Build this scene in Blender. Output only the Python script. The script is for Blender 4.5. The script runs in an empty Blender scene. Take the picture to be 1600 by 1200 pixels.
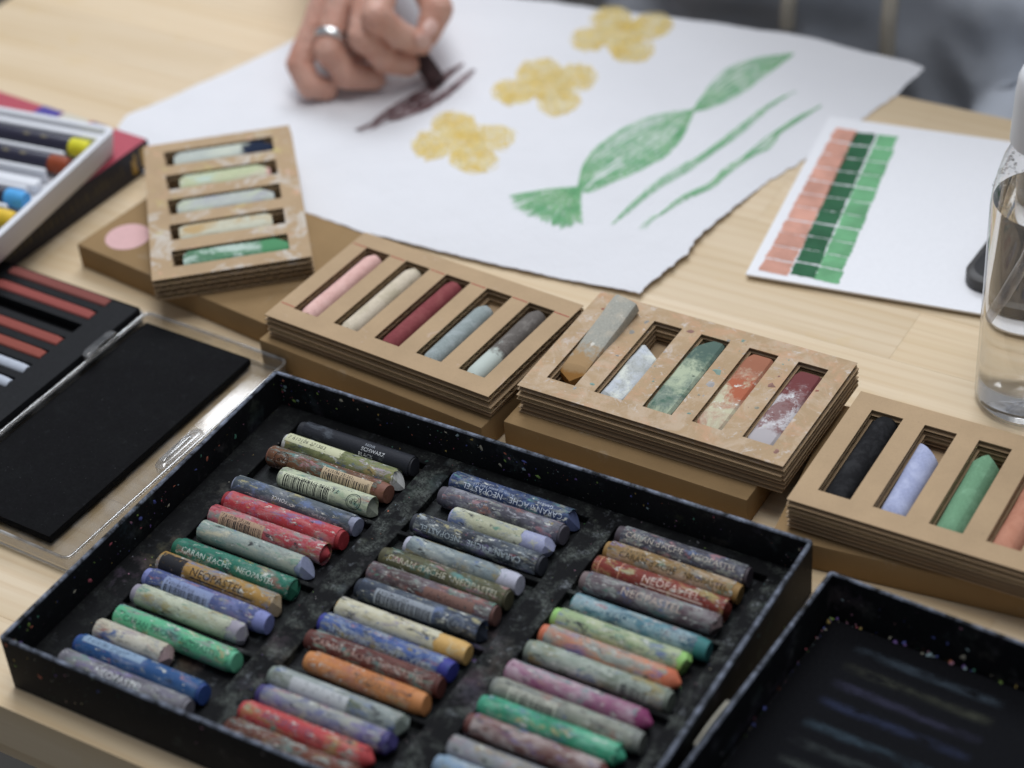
import bpy, bmesh, math, random
from mathutils import Vector, Matrix, noise as mnoise

random.seed(7)
scene = bpy.context.scene
COL = scene.collection
MM = 0.001

# ------------------------------------------------------------------ camera
F_PX, PITCH, ROLL, CAM_H = 3286.14, 0.660405, -0.088702, 0.642187
YAW = 0.5804128                      # camera frame -> world (world x = long side of the pastel tray)
ORG = (-0.113786, 0.816318)          # tray's back left corner, in the camera frame
cy, sy = math.cos(YAW), math.sin(YAW)
def c2w(x, y, z): return Vector((cy*x - sy*y, sy*x + cy*y, z))
right0, up0 = Vector((1, 0, 0)), Vector((0, math.sin(PITCH), math.cos(PITCH)))
fwd0 = Vector((0, math.cos(PITCH), -math.sin(PITCH)))
cr, sr = math.cos(ROLL), math.sin(ROLL)
cR = c2w(*(right0*cr + up0*sr)); cU = c2w(*(up0*cr - right0*sr)); cF = c2w(*fwd0)
CAM = c2w(-ORG[0], -ORG[1], CAM_H)
cd = bpy.data.cameras.new('camera'); cam = bpy.data.objects.new('camera', cd); COL.objects.link(cam)
M4 = Matrix.Identity(4)
for i in range(3):
    M4[i][0], M4[i][1], M4[i][2], M4[i][3] = cR[i], cU[i], -cF[i], CAM[i]
cam.matrix_world = M4
cd.sensor_fit = 'HORIZONTAL'; cd.sensor_width = 36.0; cd.lens = F_PX/1600*36.0
cd.clip_start = 0.02; cd.clip_end = 50
cd.dof.use_dof = True; cd.dof.focus_distance = 0.975; cd.dof.aperture_fstop = 4.8
scene.camera = cam
# ------------------------------------------------------------------ world and lamps (a studio room: soft panels, no sun)
world = bpy.data.worlds.new('World'); scene.world = world; world.use_nodes = True
bg = world.node_tree.nodes['Background']; bg.inputs[0].default_value = (0.86, 0.93, 1.06, 1); bg.inputs[1].default_value = 0.25
def area(name, loc, target, sx, sy_, power, color):
    ld = bpy.data.lights.new(name, 'AREA'); ld.shape = 'RECTANGLE'; ld.size = sx; ld.size_y = sy_
    ld.energy = power; ld.color = color
    o = bpy.data.objects.new(name, ld); COL.objects.link(o); o.location = loc
    o.rotation_euler = (Vector(target) - Vector(loc)).to_track_quat('-Z', 'Y').to_euler()
    return o
area('window_light', (-0.70, 1.55, 1.95), (0.05, 0.0, 0), 1.5, 1.0, 35, (0.93, 0.98, 1.06))
area('ceiling_light', (0.15, 0.15, 2.2), (0.1, 0.05, 0), 1.3, .8, 22.5, (0.97, 0.98, 1.0))
scene.view_settings.view_transform = 'Standard'; scene.view_settings.look = 'None'
scene.view_settings.exposure = 0.0; scene.view_settings.gamma = 1.0
scene.render.engine = 'CYCLES'
scene.cycles.use_denoising = True
scene.cycles.max_bounces = 10; scene.cycles.transparent_max_bounces = 24; scene.cycles.transmission_bounces = 10
scene.cycles.caustics_reflective = False
scene.cycles.sample_clamp_indirect = 4.0

# ------------------------------------------------------------------ pixel -> world
def ray(px, py):
    return cF + cR*((px-800)/F_PX) + cU*(-(py-600)/F_PX)
def at(px, py, z=0.0):
    d = ray(px, py); t = (z - CAM.z)/d.z
    return CAM + d*t
def at_y(px, py, y):
    d = ray(px, py); t = (y - CAM.y)/d.y
    return CAM + d*t

# ------------------------------------------------------------------ materials
def lin(h, k=1.0):
    h = h.lstrip('#'); out = []
    for i in (0, 2, 4):
        c = int(h[i:i+2], 16)/255
        c = c/12.92 if c <= .04045 else ((c+.055)/1.055)**2.4
        out.append(min(c*k, .95))
    return (*out, 1)
def mute(c, sat=.88, k=1.08):
    l_ = .3*c[0]+.55*c[1]+.15*c[2]
    return tuple((l_+(x-l_)*sat)*k for x in c[:3])+(1,)
class NB:
    def __init__(s, name):
        s.m = bpy.data.materials.new(name); s.m.use_nodes = True; s.t = s.m.node_tree
        s.p = s.t.nodes['Principled BSDF']; s.out = s.t.nodes['Material Output']
        s.co = s.n('ShaderNodeTexCoord').outputs['Object']
    def n(s, typ, **kw):
        nd = s.t.nodes.new(typ)
        for k, v in kw.items(): setattr(nd, k, v)
        return nd
    def l(s, a, b): s.t.links.new(a, b)
    def setin(s, node, i, v):
        if hasattr(v, 'is_linked'): s.l(v, node.inputs[i])
        else: node.inputs[i].default_value = v
    def map(s, loc=(0, 0, 0), scale=(1, 1, 1), src=None, rot=(0, 0, 0)):
        m = s.n('ShaderNodeMapping'); s.l(src or s.co, m.inputs[0])
        m.inputs[1].default_value = loc; m.inputs[2].default_value = rot; m.inputs[3].default_value = scale
        return m.outputs[0]
    def noise(s, vec, scale=1.0, detail=4, rough=.6, dist=0.0):
        nd = s.n('ShaderNodeTexNoise'); s.l(vec, nd.inputs['Vector'])
        nd.inputs['Scale'].default_value = scale; nd.inputs['Detail'].default_value = detail
        nd.inputs['Roughness'].default_value = rough; nd.inputs['Distortion'].default_value = dist
        return nd.outputs['Fac']
    def step(s, v, a, b, lo=0.0, hi=1.0):
        r = s.n('ShaderNodeMapRange'); s.l(v, r.inputs[0]); r.clamp = True
        for i, x in enumerate((a, b, lo, hi)): r.inputs[i+1].default_value = x
        return r.outputs[0]
    def math(s, op, a, b=0.0):
        m = s.n('ShaderNodeMath', operation=op); s.setin(m, 0, a); s.setin(m, 1, b); return m.outputs[0]
    def mix(s, f, a, b):
        m = s.n('ShaderNodeMix', data_type='RGBA'); s.setin(m, 0, f); s.setin(m, 6, a); s.setin(m, 7, b); return m.outputs[2]
    def bump(s, h, strength=.3, dist=.0005):
        b = s.n('ShaderNodeBump'); s.l(h, b.inputs['Height']); b.inputs['Strength'].default_value = strength
        b.inputs['Distance'].default_value = dist; s.l(b.outputs[0], s.p.inputs['Normal'])
    def fin(s, color=None, rough=.6, spec=.3):
        if color is not None: s.setin(s.p, 'Base Color', color)
        s.setin(s.p, 'Roughness', rough); s.p.inputs['Specular IOR Level'].default_value = spec
        return s.m
    def specks(s, scale, size, keep, seed):
        """little round flecks with a random bright colour: returns (mask, colour)"""
        v = s.n('ShaderNodeTexVoronoi'); v.inputs['Scale'].default_value = scale
        w = s.map(loc=(seed, seed*1.7, seed*.3)); wn = s.n('ShaderNodeTexNoise'); s.l(w, wn.inputs['Vector']); wn.inputs['Scale'].default_value = scale*1.5
        ad = s.n('ShaderNodeVectorMath', operation='MULTIPLY_ADD'); s.l(wn.outputs['Color'], ad.inputs[0])
        ad.inputs[1].default_value = (.8/scale,)*3; s.l(w, ad.inputs[2]); s.l(ad.outputs[0], v.inputs['Vector'])
        sp = s.n('ShaderNodeSeparateColor'); s.l(v.outputs['Color'], sp.inputs[0])
        mk = s.math('MULTIPLY', s.math('LESS_THAN', v.outputs['Distance'], size), s.math('GREATER_THAN', sp.outputs[0], keep))
        hs = s.n('ShaderNodeCombineColor', mode='HSV'); s.l(sp.outputs[1], hs.inputs[0])
        s.l(s.step(sp.outputs[2], 0, 1, 0, .75), hs.inputs[1]); hs.inputs[2].default_value = .5
        return mk, hs.outputs[0]

_mc = {}
def plain(name, col, rough=.6, spec=.3, nscale=0, namt=.15):
    if name in _mc: return _mc[name]
    b = NB(name); c = col
    if nscale:
        f = b.noise(b.co, nscale, 5)
        c = b.mix(b.step(f, .3, .7), tuple(x*(1-namt) for x in col[:3])+(1,), tuple(min(1, x*(1+namt)) for x in col[:3])+(1,))
        b.bump(f, .15, .0003)
    _mc[name] = b.fin(c, rough, spec); return _mc[name]

def smear_mat(name, base, smears, rough=.62, spec=.25, stretch=(1, 1, 1), grain=900, bump=.25, speck=0.0, ends=()):
    """a base colour rubbed with other pigments: smears = [(colour, threshold, scale, softness), ...]"""
    b = NB(name); c = base
    g = b.noise(b.co, grain, 3, .7)
    c = b.mix(b.step(g, .25, .75), tuple(x*.82 for x in base[:3])+(1,), tuple(min(.95, x*1.12) for x in base[:3])+(1,))
    for i, (col, th, sc, so) in enumerate(smears):
        sd = random.uniform(0, 9)
        f = b.noise(b.map(loc=(sd, sd*.7, sd*1.3), scale=stretch), sc, 6, .68, .4)
        f2 = b.math('ADD', f, b.math('MULTIPLY', b.math('SUBTRACT', g, .5), .12))
        c = b.mix(b.step(f2, th-so, th+so), c, col)
    for (col, xa, xb) in ends:          # pigment rubbed on one end of a stick, along its own x
        sx_ = b.n('ShaderNodeSeparateXYZ'); b.l(b.co, sx_.inputs[0]); sd = random.uniform(0, 9)
        fx = b.step(sx_.outputs[0], xa, xb); nz = b.noise(b.map(loc=(sd, sd, 1)), 150, 5, .7)
        c = b.mix(b.step(b.math('ADD', fx, b.math('MULTIPLY', b.math('SUBTRACT', nz, .5), 1.3)), .36, .64), c, col)
    if speck:
        mk, sc_ = b.specks(420, .28, 1-speck, random.uniform(0, 9)); c = b.mix(mk, c, sc_)
    b.bump(g, bump, .0004)
    return b.fin(c, rough, spec)

# wood
def wood_mat():
    b = NB('pine'); info = b.n('ShaderNodeObjectInfo')
    off = b.n('ShaderNodeVectorMath', operation='MULTIPLY_ADD')
    cmb = b.n('ShaderNodeCombineXYZ'); b.l(info.outputs['Random'], cmb.inputs[0]); b.l(info.outputs['Random'], cmb.inputs[1]); b.l(info.outputs['Random'], cmb.inputs[2])
    b.l(cmb.outputs[0], off.inputs[0]); off.inputs[1].default_value = (13.0, 7.0, 5.0); b.l(b.co, off.inputs[2]); v = off.outputs[0]
    big = b.noise(b.map(scale=(2.2, 34, 34), src=v), 1.0, 3, .5, 1.2)
    wv = b.n('ShaderNodeTexWave', bands_direction='Y'); b.l(b.map(scale=(.9, 30, 30), src=v), wv.inputs['Vector'])
    wv.inputs['Scale'].default_value = 1.3; wv.inputs['Distortion'].default_value = 5.5; wv.inputs['Detail'].default_value = 3; wv.inputs['Detail Scale'].default_value = .9
    fine = b.noise(b.map(scale=(14, 700, 700), src=v), 1.0, 4, .7)
    c = b.mix(b.step(big, .3, .72), lin('#e2ceaf'), lin('#d5bd97'))
    c = b.mix(b.math('MULTIPLY', b.step(wv.outputs['Fac'], .45, 1.0), .20), c, lin('#c6a272'))
    c = b.mix(b.math('MULTIPLY', b.step(fine, .52, .75), .28), c, lin('#bb9a6c'))
    tone = b.step(info.outputs['Random'], 0, 1, .93, 1.03)
    hsv = b.n('ShaderNodeHueSaturation'); b.l(c, hsv.inputs['Color']); b.l(tone, hsv.inputs['Value']); hsv.inputs['Saturation'].default_value = .98
    blot = b.noise(b.map(loc=(3, 1, 0), src=v), 30, 4, .6)
    c = b.mix(b.math('MULTIPLY', b.step(blot, .62, .74), .35), hsv.outputs[0], lin('#d2b478'))
    b.bump(fine, .12, .0002)
    return b.fin(c, b.step(fine, .3, .7, .42, .6), .35)
M_WOOD = wood_mat()

def kraft_mat(name, base, smears=(), grain=1400, speck=0):
    b = NB(name)
    g = b.noise(b.co, grain, 4, .7); big = b.noise(b.map(loc=(2, 5, 1)), 35, 3)
    fib = b.noise(b.map(scale=(90, 900, 900)), 1.0, 3)
    c = b.mix(b.step(big, .3, .7), tuple(x*.92 for x in base[:3])+(1,), tuple(x*1.06 for x in base[:3])+(1,))
    c = b.mix(b.math('MULTIPLY', b.step(g, .5, .75), .3), c, tuple(x*.6 for x in base[:3])+(1,))
    c = b.mix(b.math('MULTIPLY', b.step(fib, .55, .8), .2), c, tuple(min(1, x*1.25) for x in base[:3])+(1,))
    for (col, th, sc, so, amt) in smears:
        sd = random.uniform(0, 9)
        f = b.noise(b.map(loc=(sd, sd*.7, sd*1.3)), sc, 7, .72, .6)
        c = b.mix(b.math('MULTIPLY', b.step(f, th-so, th+so), amt), c, col)
    if speck:
        mk, sc_ = b.specks(330, .25, 1-speck, random.uniform(0, 9)); c = b.mix(b.math('MULTIPLY', mk, .8), c, sc_)
    b.bump(g, .2, .0002)
    return b.fin(c, .82, .15)
K = lin('#b59b7b', 1.0)
M_KRAFT = kraft_mat('kraft_plain', K)
M_KRAFTBOX = kraft_mat('kraft_box', lin('#967b57', 1.0), [(lin('#b0a696'), .66, 40, .05, .35)])
M_CORE = plain('corrugated_core', lin('#a58d6a'), .9, .1, 600, .2)

def black_box_mat(name, flecks=.25, worn_z=None, dust=.0, base='#17181b', seed=1.0, dust_col='#6f7a74', rough=.62, dirt_bars=()):
    b = NB(name)
    g = b.noise(b.co, 700, 4)
    c = b.mix(b.step(g, .3, .7), lin(base, .55), lin(base, 1.0))
    if dust:
        if dirt_bars:
            sx_ = b.n('ShaderNodeSeparateXYZ'); b.l(b.co, sx_.inputs[0]); tot = .22
            wob = b.math('MULTIPLY', b.math('SUBTRACT', b.noise(b.co, 40, 4), .5), .02)
            for (xc, hw_) in dirt_bars:
                dd = b.math('ABSOLUTE', b.math('SUBTRACT', b.math('ADD', sx_.outputs[0], wob), xc)); tot = b.math('ADD', tot, b.step(dd, hw_, hw_*.4))
            dust = b.math('MULTIPLY', tot, dust)
        d = b.noise(b.map(loc=(seed, 2*seed, 0)), 85 if dirt_bars else 40, 6, .65, .1)
        pw = b.step(b.noise(b.map(loc=(5, 5, 5)), 900, 3, .8), .36, .62)
        c = b.mix(b.math('MULTIPLY', b.math('MULTIPLY', b.step(d, .48, .74), pw), dust), c, lin(dust_col))
        d2 = b.noise(b.map(loc=(seed*3, seed, 4)), 150, 5, .7, .1)
        c = b.mix(b.math('MULTIPLY', b.math('MULTIPLY', b.step(d2, .58, .72), pw), dust), c, lin('#8a8f95'))
    if flecks:
        region = b.step(b.noise(b.map(loc=(seed*2, 0, 3)), 26, 4), .50, .64)
        for sc_, sz, keep in ((260, .24, 1-flecks*.35), (560, .24, 1-flecks*.4), (1100, .26, 1-flecks*.4)):
            mk, hc = b.specks(sc_, sz, keep, seed+sc_*.01); c = b.mix(b.math('MULTIPLY', mk, b.math('MULTIPLY', region, .6)), c, hc)
        haze_ = b.noise(b.map(loc=(seed*5, 1, 0)), 45, 6, .7)
        hcol = b.n('ShaderNodeTexNoise'); b.l(b.map(loc=(seed, 9, 2)), hcol.inputs['Vector']); hcol.inputs['Scale'].default_value = 30
        c = b.mix(b.math('MULTIPLY', b.step(haze_, .56, .76), .12), c, hcol.outputs['Color'])
    if worn_z is not None:
        sp = b.n('ShaderNodeSeparateXYZ'); b.l(b.co, sp.inputs[0])
        w = b.step(sp.outputs[2], worn_z-.0011, worn_z-.0002)
        wn = b.step(b.noise(b.map(scale=(1, 1, 1)), 160, 5, .7), .38, .66)
        c = b.mix(b.math('MULTIPLY', w, b.math('MULTIPLY', wn, .85)), c, lin('#8b93a4'))
    b.bump(g, .2, .0003)
    return b.fin(c, rough, .16)

def clear_mat(name, tint=(.97, .97, .96), glossy=.06, rough=.02, bumpn=0, dirt=0.0):
    b = NB(name); t = b.t
    for nd in (b.p,): t.nodes.remove(nd)
    tr = b.n('ShaderNodeBsdfTransparent'); tr.inputs[0].default_value = (*tint, 1)
    gl = b.n('ShaderNodeBsdfGlossy'); gl.inputs['Roughness'].default_value = rough
    fr = b.n('ShaderNodeFresnel'); geo = b.n('ShaderNodeNewGeometry'); b.l(b.step(geo.outputs['Backfacing'], 0, 1, 1.5, 1/1.5), fr.inputs['IOR'])
    if bumpn:
        bu = b.n('ShaderNodeBump'); bu.inputs['Strength'].default_value = .8; bu.inputs['Distance'].default_value = .001
        b.l(b.noise(b.co, bumpn, 3), bu.inputs['Height']); b.l(bu.outputs[0], gl.inputs['Normal']); b.l(bu.outputs[0], fr.inputs['Normal'])
    f = b.math('ADD', b.math('MULTIPLY', fr.outputs[0], 1.0), glossy*.2)
    mx = b.n('ShaderNodeMixShader'); b.l(f, mx.inputs[0]); b.l(tr.outputs[0], mx.inputs[1]); b.l(gl.outputs[0], mx.inputs[2])
    last = mx.outputs[0]
    if dirt:  # whitish diffuse: haze of the plastic, painted highlight on the edge beads
        df = b.n('ShaderNodeBsdfDiffuse'); df.inputs[0].default_value = (.75, .74, .72, 1)
        m2 = b.n('ShaderNodeMixShader'); b.l(b.math('MULTIPLY', b.step(b.noise(b.co, 60, 5), .4, .75), dirt), m2.inputs[0]); b.l(last, m2.inputs[1]); b.l(df.outputs[0], m2.inputs[2]); last = m2.outputs[0]
    b.l(last, b.out.inputs[0])
    return b.m

def print_mat(name, col, cover=.8, scale=500, rough=.7):
    """worn print or crayon rubbed on: patches of the ink are missing"""
    if name in _mc: return _mc[name]
    b = NB(name)
    f = b.noise(b.map(loc=(len(_mc)*.37, 1, 2)), scale, 5, .7)
    th = .74 - .5*cover
    b.l(b.step(f, th-.05, th+.07), b.p.inputs['Alpha'])
    _mc[name] = b.fin(col, rough, .2); return _mc[name]

# ------------------------------------------------------------------ object helpers
def link(o, parent=None):
    COL.objects.link(o)
    if parent is not None: o.parent = parent
    return o
def mobj(name, me, mat=None, parent=None, loc=None, rz=None):
    o = bpy.data.objects.new(name, me)
    if mat is not None and not me.materials: me.materials.append(mat)
    link(o, parent)
    if loc is not None: o.location = loc
    if rz is not None: o.rotation_euler = (0, 0, rz)
    return o
def empty(name, loc=(0, 0, 0), rz=0.0):
    o = bpy.data.objects.new(name, None); o.empty_display_size = .01; link(o); o.location = loc; o.rotation_euler = (0, 0, rz); return o
def tag(o, label, cat, group=None):
    o['label'] = label; o['category'] = cat
    if group: o['group'] = group
    return o
def to_mesh(bm, name, smooth=False, angle=35):
    bmesh.ops.recalc_face_normals(bm, faces=bm.faces)
    me = bpy.data.meshes.new(name); bm.to_mesh(me); bm.free()
    if smooth:
        for p in me.polygons: p.use_smooth = True
        me.set_sharp_from_angle(angle=math.radians(angle))
    return me
def add_box(bm, x0, x1, y0, y1, z0, z1):
    vs = [bm.verts.new((x, y, z)) for z in (z0, z1) for x, y in ((x0, y0), (x1, y0), (x1, y1), (x0, y1))]
    for f in ((3, 2, 1, 0), (4, 5, 6, 7), (0, 1, 5, 4), (1, 2, 6, 5), (2, 3, 7, 6), (3, 0, 4, 7)):
        bm.faces.new([vs[i] for i in f])
def bevel_all(bm, w, seg=2):
    bmesh.ops.bevel(bm, geom=list(bm.edges), offset=w, segments=seg, profile=.6, affect='EDGES')
def rrect(w, d, r, n=5, ox=0, oy=0):
    pts = []
    for cx, cy_, a0 in ((w-r, d-r, 0), (r, d-r, 90), (r, r, 180), (w-r, r, 270)):
        for i in range(n+1):
            a = math.radians(a0 + 90*i/n); pts.append((ox+cx+r*math.cos(a), oy+cy_+r*math.sin(a)))
    return pts
def tray_mesh(name, w, d, h, t, r=.003, ft=.0015, n=5, slope=0.0):
    """open box with rounded corners; (0,0) is its front left corner"""
    bm = bmesh.new(); L = []
    ri = max(r-t, .0004)
    def loop(ins, rad, z):
        L.append([bm.verts.new((x, y, z)) for x, y in rrect(w-2*ins, d-2*ins, rad, n, ins, ins)])
    e = min(.0005, t*.35)
    loop(slope+.0010, max(r-.0006, .0005), 0); loop(slope, r, .0010); loop(0, r, h-e); loop(e, max(r-e, .0004), h)
    loop(t-e, ri+e, h); loop(t, ri, h-e); loop(t+slope, ri, ft)
    for a, b in zip(L, L[1:]):
        for i in range(len(a)):
            j = (i+1) % len(a); bm.faces.new((a[i], a[j], b[j], b[i]))
    bm.faces.new(list(reversed(L[0]))); bm.faces.new(L[-1])
    return to_mesh(bm, name, True, 40)
def holed_plate(bm, xs, ys, hole, z0, z1):
    """plate cut by a grid of lines; hole(i, j) tells which cells are open"""
    V = {}
    def v(i, j, z):
        k = (i, j, z)
        if k not in V: V[k] = bm.verts.new((xs[i], ys[j], z))
        return V[k]
    nx, ny = len(xs)-1, len(ys)-1
    solid = lambda i, j: 0 <= i < nx and 0 <= j < ny and not hole(i, j)
    for i in range(nx):
        for j in range(ny):
            if not solid(i, j): continue
            bm.faces.new((v(i, j, z1), v(i+1, j, z1), v(i+1, j+1, z1), v(i, j+1, z1)))
            bm.faces.new((v(i, j+1, z0), v(i+1, j+1, z0), v(i+1, j, z0), v(i, j, z0)))
            if not solid(i-1, j): bm.faces.new((v(i, j, z0), v(i, j, z1), v(i, j+1, z1), v(i, j+1, z0)))
            if not solid(i+1, j): bm.faces.new((v(i+1, j, z0), v(i+1, j+1, z0), v(i+1, j+1, z1), v(i+1, j, z1)))
            if not solid(i, j-1): bm.faces.new((v(i, j, z0), v(i+1, j, z0), v(i+1, j, z1), v(i, j, z1)))
            if not solid(i, j+1): bm.faces.new((v(i, j+1, z0), v(i, j+1, z1), v(i+1, j+1, z1), v(i+1, j+1, z0)))
def capsules(chains, voxel, smooth=4, disp=None):
    """union of tapered tubes through joints -> one continuous surface"""
    bm = bmesh.new()
    for ch in chains:
        for (p, r), (q, s) in zip(ch, ch[1:]):
            p, q = Vector(p), Vector(q); n = max(2, int((q-p).length/(min(r, s)*.35)))
            for i in range(n+1):
                t = i/n; bmesh.ops.create_icosphere(bm, subdivisions=2, radius=r+(s-r)*t, matrix=Matrix.Translation(p.lerp(q, t)))
    me = bpy.data.meshes.new('tmp'); bm.to_mesh(me); bm.free()
    o = bpy.data.objects.new('tmp', me); COL.objects.link(o)
    m = o.modifiers.new('r', 'REMESH'); m.mode = 'VOXEL'; m.voxel_size = voxel
    if smooth:
        s_ = o.modifiers.new('s', 'SMOOTH'); s_.iterations = smooth; s_.factor = .5
    dg = bpy.context.evaluated_depsgraph_get(); res = bpy.data.meshes.new_from_object(o.evaluated_get(dg))
    bpy.data.objects.remove(o); bpy.data.meshes.remove(me)
    if disp:
        nr = [v.normal.copy() for v in res.vertices]; cs = [v.co.copy() for v in res.vertices]
        res.vertices.foreach_set('co', [x for c_, n_ in zip(cs, nr) for x in (c_ + disp(c_, n_))])
    for p in res.polygons: p.use_smooth = True
    return res
def tube(bm, pts, r, n=8):
    pts = [Vector(p) for p in pts]; rings = []
    for i, p in enumerate(pts):
        d = (pts[min(i+1, len(pts)-1)] - pts[max(i-1, 0)]).normalized()
        a = d.orthogonal().normalized() if not rings else (pa - d*pa.dot(d)).normalized()
        pa = a; b_ = d.cross(a); rr = r[i] if isinstance(r, (list, tuple)) else r
        rings.append([bm.verts.new(p + (a*math.cos(t)+b_*math.sin(t))*rr) for t in [2*math.pi*k/n for k in range(n)]])
    for A, B in zip(rings, rings[1:]):
        for k in range(n): bm.faces.new((A[k], A[(k+1) % n], B[(k+1) % n], B[k]))
    bm.faces.new(list(reversed(rings[0]))); bm.faces.new(rings[-1])
def lathe(bm, prof, n=32, axis='Z'):
    """prof: (height, radius) list"""
    rings = []
    for h, r in prof:
        ring = []
        for k in range(n):
            a = 2*math.pi*k/n
            ring.append(bm.verts.new((h, r*math.cos(a), r*math.sin(a)) if axis == 'X' else (r*math.cos(a), r*math.sin(a), h)))
        rings.append(ring)
    for A, B in zip(rings, rings[1:]):
        for k in range(n): bm.faces.new((A[k], A[(k+1) % n], B[(k+1) % n], B[k]))
    return rings

# ------------------------------------------------------------------ lettering
_txt = {}
def text_verts(s, size):
    """flat mesh of a word, cut into thin rows so that it can be bent round a stick"""
    k = (s, size)
    if k in _txt: return _txt[k]
    cu = bpy.data.curves.new('t', 'FONT'); cu.body = s; cu.size = size; cu.resolution_u = 2; cu.space_character = 1.05
    o = bpy.data.objects.new('t', cu); COL.objects.link(o)
    dg = bpy.context.evaluated_depsgraph_get(); me = bpy.data.meshes.new_from_object(o.evaluated_get(dg))
    bpy.data.objects.remove(o); bpy.data.curves.remove(cu)
    _txt[k] = me; return me
def wrap_text(s, size, x0, th, R, flip=False, lift=.00006):
    src = text_verts(s, size); bm = bmesh.new(); bm.from_mesh(src)
    y = -.3*size
    while y < size:
        bmesh.ops.bisect_plane(bm, geom=list(bm.verts)+list(bm.edges)+list(bm.faces), plane_co=(0, y, 0), plane_no=(0, 1, 0)); y += .0005
    sg = -1 if flip else 1
    for v in bm.verts:
        tx, ty = v.co.x, v.co.y; a = th - sg*ty/R
        v.co = Vector((x0 + sg*tx, -math.sin(a)*(R+lift), math.cos(a)*(R+lift)))
    me = bpy.data.meshes.new('lettering'); bm.to_mesh(me); bm.free(); return me
def wrap_patch(bm, x0, x1, t0, t1, R, nx=1, nt=6, jag=0.0):
    g = [[bm.verts.new((x0+(x1-x0)*i/nx + (random.uniform(-jag, jag) if i in (0, nx) else 0), -math.sin(t0+(t1-t0)*j/nt)*R, math.cos(t0+(t1-t0)*j/nt)*R)) for j in range(nt+1)] for i in range(nx+1)]
    for i in range(nx):
        for j in range(nt): bm.faces.new((g[i][j], g[i+1][j], g[i+1][j+1], g[i][j+1]))

# ------------------------------------------------------------------ table and floor
bm = bmesh.new(); add_box(bm, -3, 3, -3, 3, -.76, -.74)
fl = mobj('floor', to_mesh(bm, 'floor'), plain('floor_dark', lin('#4a4742'), .7, .3, 8, .2)); fl['kind'] = 'structure'
TX0, TX1, TY0, TY1, TT = -.432, .86, -.2145, .407, .027
table = tag(empty('table', (0, 0, 0)), 'pale pine table made of glued staves, under everything', 'table')
y = TY0; row = 0
while y < TY1 - .001:
    w = min(.0425, TY1 - y); x = TX0
    L = .19 + .21*((row*37) % 11)/11
    while x < TX1 - .001:
        x1 = min(x+L, TX1)
        if TX1 - x1 < .06: x1 = TX1
        bm = bmesh.new(); add_box(bm, .00003, x1-x-.00003, .00003, w-.00003, -TT, 0)
        bmesh.ops.bevel(bm, geom=[e for e in bm.edges if all(v.co.z > -.001 for v in e.verts)], offset=.00008, segments=1, affect='EDGES')
        mobj('plank', to_mesh(bm, 'plank'), M_WOOD, table, (x, y, random.uniform(-.00003, 0)))
        x = x1; L = .27 + random.uniform(0, .2)
    y += w; row += 1
bm = bmesh.new()
add_box(bm, TX0+.05, TX1-.05, TY0+.04, TY0+.06, -.1, -TT-.001); add_box(bm, TX0+.05, TX1-.05, TY1-.06, TY1-.04, -.1, -TT-.001)
mobj('apron', to_mesh(bm, 'apron'), M_WOOD, table)
for lx in (TX0+.05, TX1-.1):
    for ly in (TY0+.062, TY1-.112):
        bm = bmesh.new(); add_box(bm, 0, .05, 0, .05, -.7395, -TT-.001); mobj('leg', to_mesh(bm, 'leg'), M_WOOD, table, (lx, ly, 0))

# ------------------------------------------------------------------ drawing paper
def paper_h(x, y):
    card_side = min(1, max(0, (.285-y)/.05))                       # the card holds the sheet down further back
    e = max(0, min(1, (x-(.113+.18*(y-.163)))/.045+1))            # torn edge curls up a little
    h = .0006*(1+math.sin(x*21+y*13)*math.sin(y*17-x*6)) + .0010*(1+mnoise.noise(Vector((x*24, y*24, 3)))) + .0005*(1+mnoise.noise(Vector((x*70, y*70, 8))))
    near_card = max(0, min(1, (x-.08)/.04))*(1-card_side)
    return .0005 + h*(1-.85*near_card) + .0016*e*e*card_side
paper = tag(empty('drawing_paper', (0, 0, 0)), 'large white paper with yellow flowers and green plants drawn on it, torn right edge', 'paper')
edge_px = [(1000, 466), (1022, 447), (1050, 425), (1078, 402), (1083, 388), (1100, 370), (1130, 345), (1160, 318), (1190, 292), (1215, 276), (1246, 258), (1300, 222), (1360, 178), (1400, 150), (1444, 108), (1420, 98), (1250, 62), (1000, 26), (860, 8), (740, -6), (640, -22), (520, -10), (488, 52), (430, 82), (330, 130), (260, 162), (200, 186), (185, 205), (200, 245)]
outl = [at(px, py) for px, py in edge_px] + [Vector((-.262, .150, 0)), Vector((-.12, .152, 0)), at(488, 341), at(562, 367), Vector((.03, .155, 0))]
pts = []
for a, b in zip(outl, outl[1:]+outl[:1]):
    n = max(1, int((b-a).length/.0025)); jag = .0008 if (a.x > .1 and b.x > .1 and a.y < .43) else .0003
    for i in range(n):
        p = a.lerp(b, i/n); p += Vector((random.uniform(-jag, jag), random.uniform(-jag, jag), 0)); pts.append(p)
def sheet(poly, hfun, lift, step=.008, name='sheet'):
    bm = bmesh.new(); f = bm.faces.new([bm.verts.new((p.x, p.y, 0)) for p in poly])
    xs = [p.x for p in poly]; ys = [p.y for p in poly]
    for ax, lo, hi in ((0, min(xs), max(xs)), (1, min(ys), max(ys))):
        c = lo + step*.5
        while c < hi:
            co = [0, 0, 0]; co[ax] = c; no = [0, 0, 0]; no[ax] = 1
            bmesh.ops.bisect_plane(bm, geom=list(bm.verts)+list(bm.edges)+list(bm.faces), plane_co=co, plane_no=no); c += step
    bmesh.ops.triangulate(bm, faces=list(bm.faces))
    for v in bm.verts: v.co.z = hfun(v.co.x, v.co.y) + lift
    for f in bm.faces:
        f.normal_update()
        if f.normal.z < 0: f.normal_flip()
    me = bpy.data.meshes.new(name); bm.to_mesh(me); bm.free()
    for p in me.polygons: p.use_smooth = True
    return me
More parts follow.
